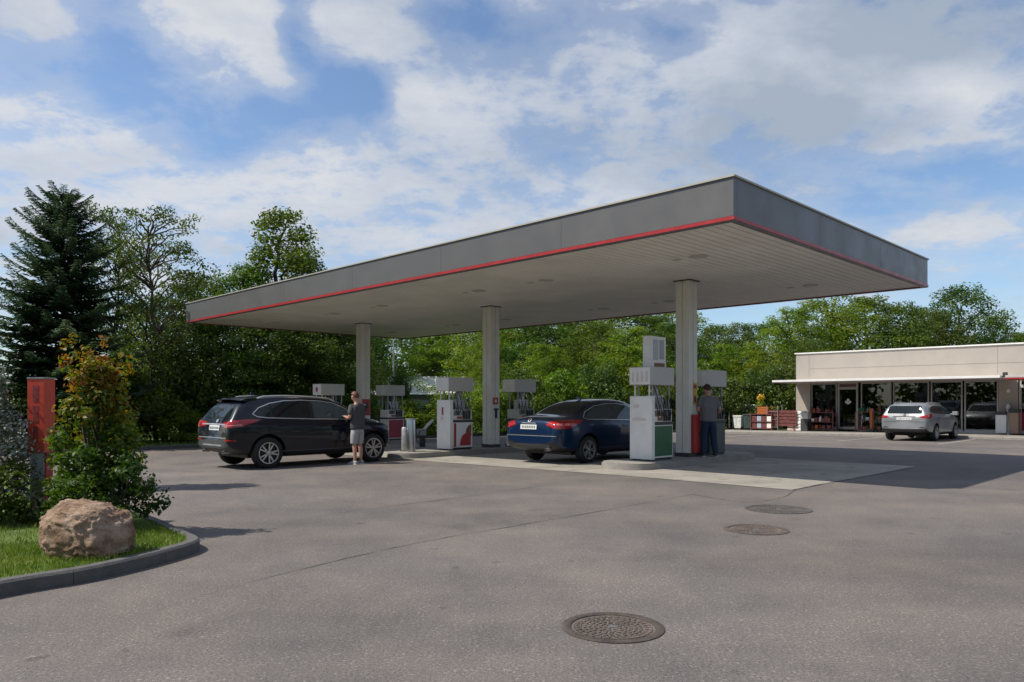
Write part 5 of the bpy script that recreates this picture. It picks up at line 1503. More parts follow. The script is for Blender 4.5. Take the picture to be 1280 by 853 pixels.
def cars():
    # ---- black SUV
    st = [(-2.27, 1, .80, .50, 1.06, .60, 1.47), (-2.235, 1, .90, .43, 1.09, .66, 1.55), (-2.08, .9, .945, .36, 1.10, .70, 1.60), (-1.68, .45, .96, .29, 1.09, .71, 1.655),
          (-1.1, 0, .97, .26, 1.07, .70, 1.70), (-.4, 0, .97, .26, 1.05, .69, 1.70), (.3, 0, .97, .26, 1.035, .68, 1.665), (.72, 0, .97, .26, 1.03, .68, 1.585),
          (1.40, 0, .97, .26, 1.03, .80, 1.15), (1.72, 0, .965, .26, 1.01, .78, 1.105), (1.95, 0, .92, .28, .97, .73, 1.05), (2.10, 0, .83, .34, .84, .64, .95), (2.16, 0, .72, .42, .72, .5, .80)]
    kz = lambda z: max(0, z - .82) * .12 + max(0, z - 1.1) * .62
    dlo = [(-1.70, 1.26), (-1.60, 1.20), (-1.38, 1.17), (-.2, 1.125), (1.22, 1.095), (1.05, 1.20), (.72, 1.40), (.45, 1.505), (.1, 1.555), (-.4, 1.575), (-.88, 1.56), (-1.25, 1.50), (-1.53, 1.40)]
    panes = [([(-1.64, 1.26), (-1.57, 1.22), (-1.28, 1.185), (-1.28, 1.475), (-1.50, 1.385)], 'car_glass'),
             ([(-1.22, 1.18), (-.24, 1.145), (-.24, 1.555), (-.85, 1.545), (-1.22, 1.495)], 'car_glass'),
             ([(-.15, 1.128), (.82, 1.11), (.82, 1.30), (.66, 1.41), (.42, 1.495), (.1, 1.535), (-.15, 1.55)], 'car_glass_clear'),
             ([(.86, 1.11), (1.14, 1.10), (1.02, 1.19), (.86, 1.285)], 'car_glass_clear')]
    lamp = dict(mode=42, poly=[(.36, 1.13), (.44, 1.07), (.64, .985), (.90, .955), (1.14, .975), (1.22, 1.03), (1.06, 1.085), (.85, 1.115), (.60, 1.14)],
                bright=[[(.64, 1.01), (.93, .99), (.93, 1.012), (.64, 1.034)]])
    spec = dict(clad=MAT['dark_grey'], rear_glass=[(-.66, 1.17), (.66, 1.17), (.62, 1.30), (.52, 1.47), (.3, 1.50), (-.3, 1.50), (-.52, 1.47), (-.62, 1.30)],
                windscreen=[(-.7, 1.14), (.7, 1.14), (.58, 1.52), (-.58, 1.52)],
                seams=[[(-1.30, 1.15), (-1.32, .9), (-1.22, .75), (-1.10, .42), (-.95, .36), (.78, .36), (.98, .5), (1.06, .8), (1.03, 1.06)], [(-.195, 1.12), (-.20, .7), (-.17, .37)]],
                rear_seams=[[(-.78, .80), (.78, .80)]],
                handles=[(-1.0, .985), (.08, .965)], plate=(-.27, .27, .885, .995), mirror=(.92, 1.10), fin=(-1.25, 1.705), rails=(-1.55, .55), rail_y=.64, rail_chrome=True,
                headlight=[(-.66, .80), (-1.3, .78), (-1.34, .88), (-.75, .93)], head_mode=180 - 42,
                lines=[('chrome_bar', 'rear', [(-.62, 1.02), (.62, 1.02)], .03, 'chrome', .014, False), ('bumper_trim', 'rear', [(-.74, .72), (.74, .72)], .025, 'galv', .008, False),
                       ('diffuser', 'rear', [(-.5, .55), (.5, .55)], .035, 'galv', .008, False), ('sill_trim', 'side', [(-1.0, .40), (1.0, .40)], .03, 'dark_grey', .01, True),
                       ('belt_crease', 'side', [(-1.7, .92), (.9, .90)], .004, 'black', .001, True)],
                lower_reflector=[(.74, .66), (1.06, .66), (1.06, .69), (.74, .69)], patches=[('badge', 'rear', [(-.05, 1.06), (.05, 1.06), (.06, 1.11), (0, 1.14), (-.06, 1.11)], 'chrome', .016), ('bumper_insert', 'rear', [(-.66, .52), (.66, .52), (.74, .66), (-.74, .66)], 'dark_grey', .004)],
                exhaust=(-.52, .52), ex_x=-2.16, ex_z=.40, mirror_mat=MAT['paint_black'])
    wr = .365
    wx = -1.36; wb = 2.86; sc = 1.035
    wheels = [(wx, -.865), (wx + wb, -.865), (wx, .865), (wx + wb, .865)]
    # near rear wheel stands at u = 10.45, v = -2.9
    u0, v0 = 10.47, -2.93
    c = W(u0 + .92 * sc, v0 - wx * sc)
    sv, D, bvh = car('suv', 'shiny blue black SUV with roof rails, parked by the middle island', (c.x, c.y, g(u0 + .9)), ROT45, st, kz, wheels, wr, MAT['paint_black'], dlo, panes, lamp, spec, sc)
    za = bvh.ray_cast(Vector((-1.52, 0, 4)), Vector((0, 0, -1)))[0].z
    sp = MB()
    pr = [(-1.50, .012), (-1.75, .004), (-1.97, -.028), (-1.98, -.05), (-1.75, -.07), (-1.50, -.07)]
    for k in range(7):
        pass
    ys = [-.66, -.60, -.3, 0, .3, .60, .66]; vs = []
    for y in ys:
        q = (abs(y) / .66) ** 2
        vs += [(x + .10 * q * (x < -1.8), y, za + z - .035 * q) for x, z in pr]
    m = len(pr)
    sp.add(vs, [(i * m + k, i * m + (k + 1) % m, (i + 1) * m + (k + 1) % m, (i + 1) * m + k) for i in range(len(ys) - 1) for k in range(m)] + [tuple(range(m)), tuple(range((len(ys) - 1) * m, len(ys) * m))[::-1]])
    sp.build('spoiler', MAT['paint_black'], sv, smooth=40)
    w = MB(); w.tube([(-2.20, .02, 1.15), (-2.18, -.2, 1.18), (-2.16, -.42, 1.19)], .012, 6); w.build('wiper', MAT['black'], sv)
    MB().box(-1.75, 1.9, -.7, .7, .25, .40).build('underbody', MAT['black'], sv)
    # ---- blue sedan
    st = [(-2.40, 1, .72, .46, .90, .60, .98), (-2.36, 1, .83, .38, .96, .68, 1.06), (-2.18, 1, .895, .29, .99, .73, 1.105), (-1.62, .4, .92, .24, .99, .72, 1.14), (-1.20, 0, .925, .22, .985, .66, 1.36),
          (-.72, 0, .925, .21, .975, .62, 1.50), (-.15, 0, .925, .21, .965, .62, 1.54), (.42, 0, .925, .21, .95, .62, 1.52), (.80, 0, .925, .21, .94, .64, 1.42), (1.42, 0, .92, .22, .92, .74, 1.03),
          (1.75, 0, .91, .22, .88, .70, .975), (2.12, 0, .86, .24, .80, .62, .88), (2.32, 0, .74, .30, .68, .52, .76), (2.39, 0, .64, .38, .6, .44, .66)]
    kz = lambda z: max(0, z - .62) * .10 + max(0, z - 1.0) * .35
    dlo = [(-1.42, 1.075), (-1.30, 1.035), (-.2, 1.01), (1.18, .985), (1.0, 1.085), (.72, 1.27), (.42, 1.365), (.05, 1.405), (-.4, 1.40), (-.85, 1.345), (-1.24, 1.21)]
    panes = [([(-1.33, 1.075), (-1.25, 1.05), (-.24, 1.025), (-.24, 1.382), (-.55, 1.37), (-.83, 1.32), (-1.18, 1.195)], 'car_glass_clear'),
             ([(-.16, 1.023), (1.02, 1.003), (.93, 1.09), (.68, 1.255), (.40, 1.345), (.05, 1.385), (-.16, 1.387)], 'car_glass_clear')]
    lamp = dict(mode=45, poly=[(.44, 1.015), (.58, .93), (.78, .845), (1.0, .825), (1.18, .845), (1.34, .92), (1.26, .99), (1.05, 1.02), (.80, 1.03), (.60, 1.03)],
                bright=[[(.80, .90), (.92, .895), (.92, .955), (.80, .955)], [(.96, .905), (1.10, .91), (1.10, .95), (.96, .955)]])
    spec = dict(clad=MAT['paint_navy'], rear_glass=[(-.69, 1.165), (.69, 1.165), (.62, 1.32), (.52, 1.455), (-.52, 1.455), (-.62, 1.32)], windscreen=[(-.66, 1.05), (.66, 1.05), (.52, 1.38), (-.52, 1.38)],
                seams=[[(-1.33, 1.04), (-1.30, .88), (-1.12, .74), (-.98, .42), (-.88, .32), (.82, .32), (1.02, .5), (1.08, .75), (1.04, .96)], [(-.20, 1.02), (-.21, .7), (-.18, .33)]],
                rear_seams=[[(-.80, .70), (.80, .70)]], handles=[(-1.0, .895), (.10, .88)], plate=(-.20, .32, .81, .92), mirror=(.95, 1.0), fin=(-.62, 1.51),
                headlight=None, lines=[('boot_edge', 'rear', [(-.62, 1.095), (.62, 1.095)], .02, 'chrome', .008, False), ('badge_bar', 'rear', [(-.16, .955), (.28, .955)], .016, 'chrome', .012, False), ('bumper_crease', 'rear', [(-.78, .665), (.78, .665)], .014, 'chrome', .003, False), ('sill_trim', 'side', [(-.95, .36), (.95, .36)], .02, 'dark_grey', .008, True)],
                patches=[('diffuser', 'rear', [(-.55, .38), (.55, .38), (.62, .47), (-.62, .47)], 'dark_grey', .006)], exhaust=(-.55,), ex_x=-2.36, ex_z=.36)
    wr = .325; wx = -1.33; wb = 2.70; sc = 1.065
    wheels = [(wx, -.815), (wx + wb, -.815), (wx, .815), (wx + wb, .815)]
    u0, v0 = 5.75, 3.23
    c = W(u0 + .86 * sc, v0 - wx * sc)
    sd, D, bvh = car('sedan', 'dark blue saloon car standing at the pump between near and middle island', (c.x, c.y, g(u0 + .9)), ROT45, st, kz, wheels, wr, MAT['paint_navy'], dlo, panes, lamp, spec, sc)
    # round badge on the boot
    n = 20; pts = [(.05 + .042 * math.cos(2 * math.pi * i / n), 1.015 + .034 * math.sin(2 * math.pi * i / n)) for i in range(n)]
    D.line('badge', 'rear', pts, .02, MAT['chrome'], .016, closed=True, dense=.02)
    MB().box(-1.7, 1.8, -.66, .66, .20, .34).build('underbody', MAT['black'], sd)
    # ---- silver estate
    st = [(-2.22, 1, .74, .46, .96, .60, 1.36), (-2.18, 1, .83, .38, .99, .63, 1.42), (-2.0, .9, .875, .28, 1.0, .65, 1.455), (-1.5, .4, .89, .23, .99, .65, 1.48), (-.9, 0, .89, .22, .98, .64, 1.49), (-.2, 0, .89, .22, .965, .63, 1.485),
          (.40, 0, .89, .22, .955, .62, 1.455), (.75, 0, .89, .22, .945, .63, 1.37), (1.35, 0, .88, .23, .925, .74, 1.04), (1.65, 0, .87, .23, .88, .70, .99), (1.98, 0, .82, .26, .80, .6, .89), (2.14, 0, .70, .32, .68, .5, .76), (2.2, 0, .6, .38, .6, .42, .66)]
    kz = lambda z: max(0, z - .75) * .10 + max(0, z - 1.0) * .52
    dlo = [(-1.75, 1.13), (-1.62, 1.06), (-.2, 1.02), (1.12, .985), (.95, 1.09), (.70, 1.235), (.4, 1.325), (0, 1.365), (-.6, 1.375), (-1.15, 1.36), (-1.55, 1.29)]
    panes = [([(-1.66, 1.13), (-1.58, 1.075), (-1.20, 1.06), (-1.20, 1.33), (-1.50, 1.27)], 'car_glass'), ([(-1.13, 1.058), (-.22, 1.035), (-.22, 1.355), (-.6, 1.355), (-1.13, 1.34)], 'car_glass'),
             ([(-.14, 1.033), (.98, 1.005), (.9, 1.085), (.66, 1.22), (.38, 1.305), (0, 1.345), (-.14, 1.35)], 'car_glass_clear')]
    lamp = dict(mode=42, poly=[(.48, 1.02), (.56, .93), (.74, .89), (.94, .895), (1.06, .925), (1.0, .97), (.86, 1.02), (.68, 1.055), (.55, 1.06)], bright=[[(.66, .95), (.78, .935), (.78, .985), (.66, .995)]])
    spec = dict(clad=MAT['paint_silver'], rear_glass=[(-.61, 1.065), (.61, 1.065), (.625, 1.12), (.57, 1.33), (.5, 1.365), (-.5, 1.365), (-.57, 1.33), (-.625, 1.12)], windscreen=[(-.64, 1.05), (.64, 1.05), (.52, 1.36), (-.52, 1.36)],
                seams=[[(-1.18, 1.04), (-1.20, .85), (-1.0, .7), (-.9, .36), (.78, .33), (.98, .5), (1.03, .75), (1.0, .96)], [(-.18, 1.02), (-.18, .35)]], rear_seams=[[(-.74, .75), (.74, .75)]], handles=[(-.95, .9), (.10, .885)],
                plate=(-.27, .27, .82, .91), mirror=(.9, 1.0), fin=(-1.3, 1.49), rails=(-1.5, .4), rail_y=.57, headlight=None,
                lines=[('bumper_strip', 'rear', [(-.74, .50), (.74, .50)], .022, 'chrome', .006, False), ('plate_trim', 'rear', [(-.40, .945), (.40, .945)], .035, 'dark_grey', .012, False)],
                patches=[('lower_bumper', 'rear', [(-.66, .36), (.66, .36), (.76, .475), (-.76, .475)], 'dark_grey', .005), ('badge', 'rear', [(-.04, .97), (.04, .97), (.04, 1.03), (-.04, 1.03)], 'dark_grey', .014)])
    wr = .315; wx = -1.25; wb = 2.55
    wheels = [(wx, -.79), (wx + wb, -.79), (wx, .79), (wx + wb, .79)]
    c = W(3.5, 22.05 - .2)
    es, D, bvh = car('estate_car', 'silver estate car parked facing the shop windows', (c.x, c.y, g(3.5)), ROT45, st, kz, wheels, wr, MAT['paint_silver'], dlo, panes, lamp, spec, 1.0)
    MB().tube([(-2.10, .02, 1.07), (-2.05, -.2, 1.085), (-2.04, -.4, 1.09)], .011, 6).build('wiper', MAT['black'], es)
    MB().box(-1.6, 1.7, -.62, .62, .2, .34).build('underbody', MAT['black'], es)
# ------------------------------------------------------------------ people (local x forward, y left)
def skin(name, chains, mat, parent, sub=2, root=0):
    """chains: lists of (key, (x,y,z), radius); equal keys share a joint."""
    idx = {}; V = []; Rr = []; E = []
    for ch in chains:
        prev = None
        for key, p, r in ch:
            if key not in idx: idx[key] = len(V); V.append(p); Rr.append(r)
            if prev is not None and (prev, idx[key]) not in E: E.append((prev, idx[key]))
            prev = idx[key]
    me = bpy.data.meshes.new('tmp'); me.from_pydata(V, E, []); o = bpy.data.objects.new('tmp', me); COL.objects.link(o)
    o.modifiers.new('k', 'SKIN')
    for i, r in enumerate(Rr):
        sv = me.skin_vertices[0].data[i]; sv.radius = (r, r) if not isinstance(r, tuple) else (r[1], r[0]); sv.use_root = (i == root)
    md = o.modifiers.new('s', 'SUBSURF'); md.levels = sub; md.render_levels = sub
    m2 = eval_mesh(o); drop(o); m2.name = name
    m2.materials.clear()
    return link(name, m2, mat, parent, smooth=75)

def person(label, loc, rotz, H, top, bottom, short, hair, shoe, armL, armR, legs, head=(0, 0), lean=0.0):
    t = thing('person', label, 'person', loc, rotz); k = H / 1.80; t.scale = (k,) * 3
    ch = []
    pel, sp, cst, nk = (0, 0, .97), (.005, 0, 1.14), (lean * .5, 0, 1.36), (lean, 0, 1.515)
    hd = (lean + .015, 0, 1.575)
    hx, hy = head
    c1 = (hd[0] + .025 + hx * .03, hy * .03, 1.655); c2 = (hd[0] + .02 + hx * .05, hy * .05, 1.735)
    ch.append([('pel', pel, (.115, .085)), ('sp', sp, (.115, .085)), ('cst', cst, (.13, .09)), ('nk', nk, .060), ('hd', hd, .070), ('c1', c1, .090), ('c2', c2, .082)])
    nose = Vector((math.cos(hy), math.sin(hy), 0)); nb = Vector(c1) + nose * .094 + Vector((0, 0, -.012))
    ch.append([('c1', c1, .090), ('nose', tuple(nb), .014)])
    side = Vector((-nose.y, nose.x, 0))
    for s in (-1, 1):
        ch.append([('c1', c1, .090), ('ear%d' % s, tuple(Vector(c1) + side * .092 * s + Vector((0, 0, -.005)) - nose * .01), .014)])
    hands = []
    for nm, s, (el, wrst, hand) in (('L', 1, armL), ('R', -1, armR)):
        sh = (lean * .8, s * .185, 1.43)
        ch.append([('cst', cst, .155), ('sh' + nm, sh, .062), ('ae' + nm, tuple((Vector(sh) * .5 + Vector(el) * .5)), .052), ('el' + nm, el, .041), ('fm' + nm, tuple(Vector(el) * .6 + Vector(wrst) * .4), .040), ('wr' + nm, wrst, .027), ('pm' + nm, hand, .034)])
        d = (Vector(hand) - Vector(wrst)).normalized(); sd = d.cross(Vector((0, 0, 1)));
        if sd.length < .2: sd = Vector((1, 0, 0))
        sd.normalize(); up = sd.cross(d)
        for f in range(4):
            b = Vector(hand) + sd * (.027 - .018 * f) + d * .02; ln = (.066, .078, .073, .058)[f]
            q1 = b + d * ln * .5 - up * .006; q2 = b + d * ln * .85 - up * .026
            ch.append([('pm' + nm, hand, .034), ('f%s%d' % (nm, f), tuple(b), .010), ('g%s%d' % (nm, f), tuple(q1), .0088), ('h%s%d' % (nm, f), tuple(q2), .0075)])
        b = Vector(wrst).lerp(Vector(hand), .7) + sd * (.036 * s); ch.append([('wr' + nm, wrst, .027), ('t0' + nm, tuple(b), .011), ('t1' + nm, tuple(b + d * .04 + sd * .014 * s), .009)])
    for nm, s, (kn, an) in (('L', 1, legs[0]), ('R', -1, legs[1])):
        hp = (0, s * .09, .92)
        ch.append([('pel', pel, .14), ('hp' + nm, hp, .080), ('th' + nm, tuple(Vector(hp) * .5 + Vector(kn) * .5), .078), ('kn' + nm, kn, .054), ('cf' + nm, tuple(Vector(kn) * .65 + Vector(an) * .35 + Vector((-.02, 0, 0))), .057), ('an' + nm, an, .036), ('ft' + nm, (an[0] + .11, an[1] + s * .02, .04), .034)])
    skin('body', ch, MAT['skin'], t)
    # hair cap
    bm = bmesh.new(); bmesh.ops.create_uvsphere(bm, u_segments=22, v_segments=16, radius=1)
    c = (Vector(c1) * .45 + Vector(c2) * .55)
    rng = random.Random(2)
    dl = []
    for v in bm.verts:
        f = v.co.x * nose.x + v.co.y * nose.y
        if v.co.z < -.05 + f * .75 or v.co.z < -.72: dl.append(v)
    bmesh.ops.delete(bm, geom=dl, context='VERTS')
    for v in bm.verts:
        j = 1 + rng.uniform(-.02, .03)
        v.co = c + Vector((v.co.x * .112 * j, v.co.y * .104 * j, v.co.z * .122 * j - .004))
    r = bmesh.ops.extrude_face_region(bm, geom=bm.faces[:])
    for v in [e for e in r['geom'] if isinstance(e, bmesh.types.BMVert)]: v.co = c + (v.co - c) * .9
    me = bpy.data.meshes.new('hair'); bm.to_mesh(me); bm.free(); link('hair', me, hair, t, smooth=60)
    for s in (-1, 1):
        e = Vector(c1) + nose * .086 + side * .032 * s + Vector((0, 0, .02)); m = MB(); m.lathe([(.0001, -.011), (.009, -.006), (.011, 0), (.009, .006), (.0001, .011)], 10, tuple(e), cap=False); m.build('eye', MAT['eye'], t, smooth=60)
    mo = Vector(c1) + nose * .090 + Vector((0, 0, -.055)); MB().box(mo.x - .006, mo.x + .006, -.024 + mo.y, .024 + mo.y, mo.z - .004, mo.z + .004, .002).build('mouth', M('lips', (.33, .13, .11), .5), t)
    # t-shirt
    g1 = .018
    cs = [[('a0', (0, 0, .855), (.215, .165)), ('a', (0, 0, .90), (.215, .165)), ('b', (.003, 0, 1.03), (.215, .165)), ('c', sp, (.21, .16)), ('d', cst, (.225, .16)), ('e', (lean * .92, 0, 1.475), (.13, .105)), ('e2', (lean, 0, 1.53), .078)]]
    for s, (el, wrst, hand), nm in ((1, armL, 'L'), (-1, armR, 'R')):
        sh = Vector((lean * .8, s * .19, 1.425)); e = Vector(el)
        cs.append([('d', cst, .17), ('s' + nm, tuple(sh), .088), ('m' + nm, tuple(sh.lerp(e, .45)), .078), ('q' + nm, tuple(sh.lerp(e, .76)), .078)])
    skin('t_shirt', cs, top, t)
    # trousers or shorts
    bs = [[('p2', (0, 0, 1.02), (.16, .115)), ('p', (0, 0, .93), (.19, .14))]]
    for nm, s, (kn, an) in (('L', 1, legs[0]), ('R', -1, legs[1])):
        hp = Vector((-.005, s * .088, .88)); kn = Vector(kn); an = Vector(an)
        c = [('p', (0, 0, .93), .155), ('h' + nm, tuple(hp), .122), ('t' + nm, tuple(hp.lerp(kn, .5)), .112)]
        if short: c += [('k' + nm, tuple(hp.lerp(kn, .95)), .094), ('k2' + nm, tuple(hp.lerp(kn, 1.02)), .093)]
        else: c += [('k' + nm, tuple(kn), .088), ('c' + nm, tuple(kn.lerp(an, .45)), .088), ('x' + nm, tuple(kn.lerp(an, .95)), .080), ('y' + nm, tuple(kn.lerp(an, 1.05)), .078)]
        bs.append(c)
    skin('shorts' if short else 'trousers', bs, bottom, t, root=1)
    for s, (kn, an) in ((1, legs[0]), (-1, legs[1])):
        ax, ay = an[0], an[1]
        prof = [(-.075, .028, .085), (-.05, .045, .10), (.03, .046, .095), (.10, .052, .065), (.17, .048, .05), (.205, .025, .042)]
        bm = bmesh.new(); rows = []
        for x, w, h in prof:
            rows.append([bm.verts.new((ax + x, ay + s * .02 * (x > .02) + q * w, z)) for q, z in ((-1, 0.0), (1, 0.0), (1.02, .028), (.75, h * .85), (0, h), (-.75, h * .85), (-1.02, .028))])
        for a, b in zip(rows, rows[1:]):
            for i in range(7): bm.faces.new((a[i], a[(i + 1) % 7], b[(i + 1) % 7], b[i]))
        bm.faces.new(rows[0][::-1]); bm.faces.new(rows[-1]); bmesh.ops.recalc_face_normals(bm, faces=bm.faces[:])
        me = bpy.data.meshes.new('shoe'); bm.to_mesh(me); bm.free()
        o = link('shoe', me, shoe, t, smooth=60); md = o.modifiers.new('s', 'SUBSURF'); md.levels = 1; md.render_levels = 1
        MB().box(ax - .07, ax + .20, ay + s * .01 - .046, ay + s * .01 + .046, 0.0, .018, .006).build('sole', MAT['white_metal'], o)
    return t

def people():
    Y = 18.95; x = ray(447, Y)
    person('man in charcoal t-shirt and light grey shorts, reading something held in his hands', (x, Y, gz(x, Y)), math.radians(146), 1.83, MAT['tee_dark'], MAT['shorts'], True, MAT['hair_ginger'], MAT['shoe'],
           armL=((.02, .255, 1.15), (.26, .14, 1.17), (.345, .10, 1.19)), armR=((.06, -.25, 1.14), (.29, -.11, 1.18), (.37, -.06, 1.20)),
           legs=(((.02, .105, .50), (-.03, .115, .09)), ((.03, -.10, .50), (.0, -.115, .09))), head=(.6, .35), lean=.02)
    th = bpy.data.objects['person']
    # what he holds
    d = Vector((.42, .035, 1.20))
    a = math.radians(146); k = 1.83 / 1.8
    p = Vector((x, Y, gz(x, Y))) + Vector((math.cos(a) * d.x * k - math.sin(a) * d.y * k, math.sin(a) * d.x * k + math.cos(a) * d.y * k, d.z * k))
    t = thing('wallet', 'small dark wallet held by the man in shorts', 'wallet', p, a)
    MB().box(-.05, .05, -.075, .075, -.006, .006, .003).build('cover', MAT['black'], t); MB().box(-.045, .045, -.07, .07, .0065, .009).build('note', MAT['pale_grey'], t)
    c = W(3.58, 5.36)
    person('man in grey t-shirt and dark trousers seen from behind by the near column', (c.x, c.y, g(3.58) + .15), math.radians(98), 1.80, MAT['tee_grey'], MAT['denim'], False, MAT['hair_dark'], MAT['shoe_dark'],
           armL=((.02, .27, 1.16), (.20, .17, 1.04), (.275, .14, 1.02)), armR=((-.05, -.285, 1.15), (.13, -.22, 1.02), (.20, -.19, .99)),
           legs=(((.03, .115, .50), (-.02, .14, .09)), ((.02, -.125, .50), (-.03, -.165, .09))), head=(.5, .25), lean=.03)
# ------------------------------------------------------------------ sky, sun, camera
def world():
    w = bpy.data.worlds.new('World'); SC.world = w; w.use_nodes = True
    N, L = w.node_tree.nodes, w.node_tree.links
    bg = N['Background']
    sd = Vector((-3.9, -0.55, 5.0)).normalized()
    el = math.asin(sd.z); az = math.atan2(sd.x, sd.y)
    sky = N.new('ShaderNodeTexSky'); sky.sky_type = 'NISHITA'; sky.sun_disc = False; sky.sun_elevation = el; sky.sun_rotation = az
    sky.air_density = 1.0; sky.dust_density = 0.6; sky.ozone_density = 1.6
    tc = N.new('ShaderNodeTexCoord'); V = tc.outputs['Generated']
    sep = N.new('ShaderNodeSeparateXYZ'); L.new(V, sep.inputs[0])
    def math_(op, a, b=None, clamp=False):
        n = N.new('ShaderNodeMath'); n.operation = op; n.use_clamp = clamp
        for i, q in enumerate((a, b)):
            if q is None: continue
            if isinstance(q, (int, float)): n.inputs[i].default_value = q
            else: L.new(q, n.inputs[i])
        return n.outputs[0]
    # the cloud layer is a plane high above: where each direction meets it
    zc = math_('MAXIMUM', sep.outputs['Z'], 0.04)
    zz = math_('ADD', zc, 0.22)
    X = math_('DIVIDE', sep.outputs['X'], zz); Y = math_('DIVIDE', sep.outputs['Y'], zz)
    cp = N.new('ShaderNodeCombineXYZ'); L.new(X, cp.inputs[0]); L.new(Y, cp.inputs[1])
    def noise(scale, det, rough, off=(0, 0, 0), dist=0.0, stretch=(1, 1, 1), rot=0.0):
        mp = N.new('ShaderNodeMapping'); mp.inputs['Location'].default_value = off; mp.inputs['Scale'].default_value = stretch; mp.inputs['Rotation'].default_value = (0, 0, rot)
        L.new(cp.outputs[0], mp.inputs[0])
        n = N.new('ShaderNodeTexNoise'); n.inputs['Scale'].default_value = scale; n.inputs['Detail'].default_value = det; n.inputs['Roughness'].default_value = rough; n.inputs['Distortion'].default_value = dist
        L.new(mp.outputs[0], n.inputs['Vector']); return n.outputs['Fac']
    def ramp(x, a, b, c=0.0, d=1.0, smooth=True):
        n = N.new('ShaderNodeMapRange'); n.interpolation_type = 'SMOOTHSTEP' if smooth else 'LINEAR'
        L.new(x, n.inputs['Value']); 
        for k, v in zip(('From Min', 'From Max', 'To Min', 'To Max'), (a, b, c, d)): n.inputs[k].default_value = v
        return n.outputs['Result']
    def blob(px, py, rx, ry, ang=0.0):
        """A soft bank of cloud (or gap) over one part of the sky, in cloud layer coordinates."""
        def P(x, y):
            d = Vector(((x - 640) / FPX, 1.0, (HOR - y) / FPX)).normalized(); return Vector((d.x / (d.z + .22), d.y / (d.z + .22)))
        cx, cy = P(px, py); rx = (P(px + 10, py) - P(px - 10, py)).length / 20 * rx; ry = (P(px, py + 10) - P(px, py - 10)).length / 20 * ry
        mp = N.new('ShaderNodeVectorMath'); mp.operation = 'SUBTRACT'; L.new(cp.outputs[0], mp.inputs[0]); mp.inputs[1].default_value = (cx, cy, 0)
        rt = N.new('ShaderNodeVectorRotate'); rt.rotation_type = 'Z_AXIS'; rt.inputs['Angle'].default_value = -ang; L.new(mp.outputs[0], rt.inputs['Vector'])
        sc = N.new('ShaderNodeVectorMath'); sc.operation = 'DIVIDE'; L.new(rt.outputs[0], sc.inputs[0]); sc.inputs[1].default_value = (rx, ry, 1)
        ln = N.new('ShaderNodeVectorMath'); ln.operation = 'LENGTH'; L.new(sc.outputs[0], ln.inputs[0])
        return ramp(ln.outputs['Value'], 0.0, 1.0, 1.0, 0.0)
    big = noise(0.9, 3, 0.5, (3.1, 1.7, 0))
    med = noise(2.6, 9, 0.58, (7.3, 2.2, 0), 0.15)
    fine = noise(8.5, 9, 0.62, (1.3, 5.2, 0), 0.2)
    wisp = noise(2.6, 8, 0.62, (4.4, 9.1, 0), 0.4, (0.5, 1.3, 1), math.radians(-35))
    cov = math_('ADD', math_('MULTIPLY', math_('SUBTRACT', med, 0.5), 1.9), math_('MULTIPLY', math_('SUBTRACT', fine, 0.5), 2.1))
    cov = math_('ADD', cov, math_('MULTIPLY', math_('SUBTRACT', big, 0.5), 0.4))
    cov = math_('ADD', cov, math_('MULTIPLY', math_('SUBTRACT', wisp, 0.5), 0.9))
    cov = math_('ADD', cov, 0.17)
    for amp, args in BLOBS:
        cov = math_('ADD', cov, math_('MULTIPLY', blob(*args), amp))
    mask = ramp(cov, -0.12, 0.72)
    mask = math_('MULTIPLY', mask, math_('ADD', 0.70, math_('MULTIPLY', wisp, 0.5)), True)
    thin = ramp(cov, -0.6, 0.35, 0.03, 0.40)
    mask = math_('MAXIMUM', mask, thin)
    # tone of the cloud: lit tops, grey undersides in thick places
    thick = math_('ADD', math_('MULTIPLY', math_('SUBTRACT', noise(2.2, 8, 0.6, (2.2, 8.8, 0), 0.3), 0.5), 1.9), 0.26)
    for amp, args in GREYS: thick = math_('ADD', thick, math_('MULTIPLY', blob(*args), amp))
    thick = math_('ADD', thick, math_('MULTIPLY', math_('SUBTRACT', fine, 0.5), 1.0), True)
    cr = N.new('ShaderNodeValToRGB')
    cr.color_ramp.elements[0].position = 0.0; cr.color_ramp.elements[0].color = (6.3, 6.5, 6.9, 1)
    cr.color_ramp.elements[1].position = 1.0; cr.color_ramp.elements[1].color = (3.5, 4.1, 5.0, 1)
    e = cr.color_ramp.elements.new(0.4); e.color = (5.2, 5.6, 6.3, 1)
    L.new(thick, cr.inputs['Fac'])
    sk = N.new('ShaderNodeVectorMath'); sk.operation = 'MULTIPLY'; L.new(sky.outputs['Color'], sk.inputs[0]); sk.inputs[1].default_value = SKYMUL
    mx = N.new('ShaderNodeMix'); mx.data_type = 'RGBA'
    hz = ramp(sep.outputs['Z'], 0.0, 0.16, 0.45, 1.0)
    L.new(math_('MULTIPLY', mask, hz), mx.inputs['Factor']); L.new(sk.outputs[0], mx.inputs['A']); L.new(cr.outputs['Color'], mx.inputs['B'])
    L.new(mx.outputs['Result'], bg.inputs['Color']); bg.inputs['Strength'].default_value = SKYSTR
    s = bpy.data.lights.new('sun', 'SUN'); s.energy = SUNSTR; s.angle = math.radians(0.6); s.color = (1.0, 0.92, 0.80)
    o = bpy.data.objects.new('sun', s); COL.objects.link(o); o.rotation_euler = (-sd).to_track_quat('-Z', 'Y').to_euler(); o.location = (0, 0, 40)

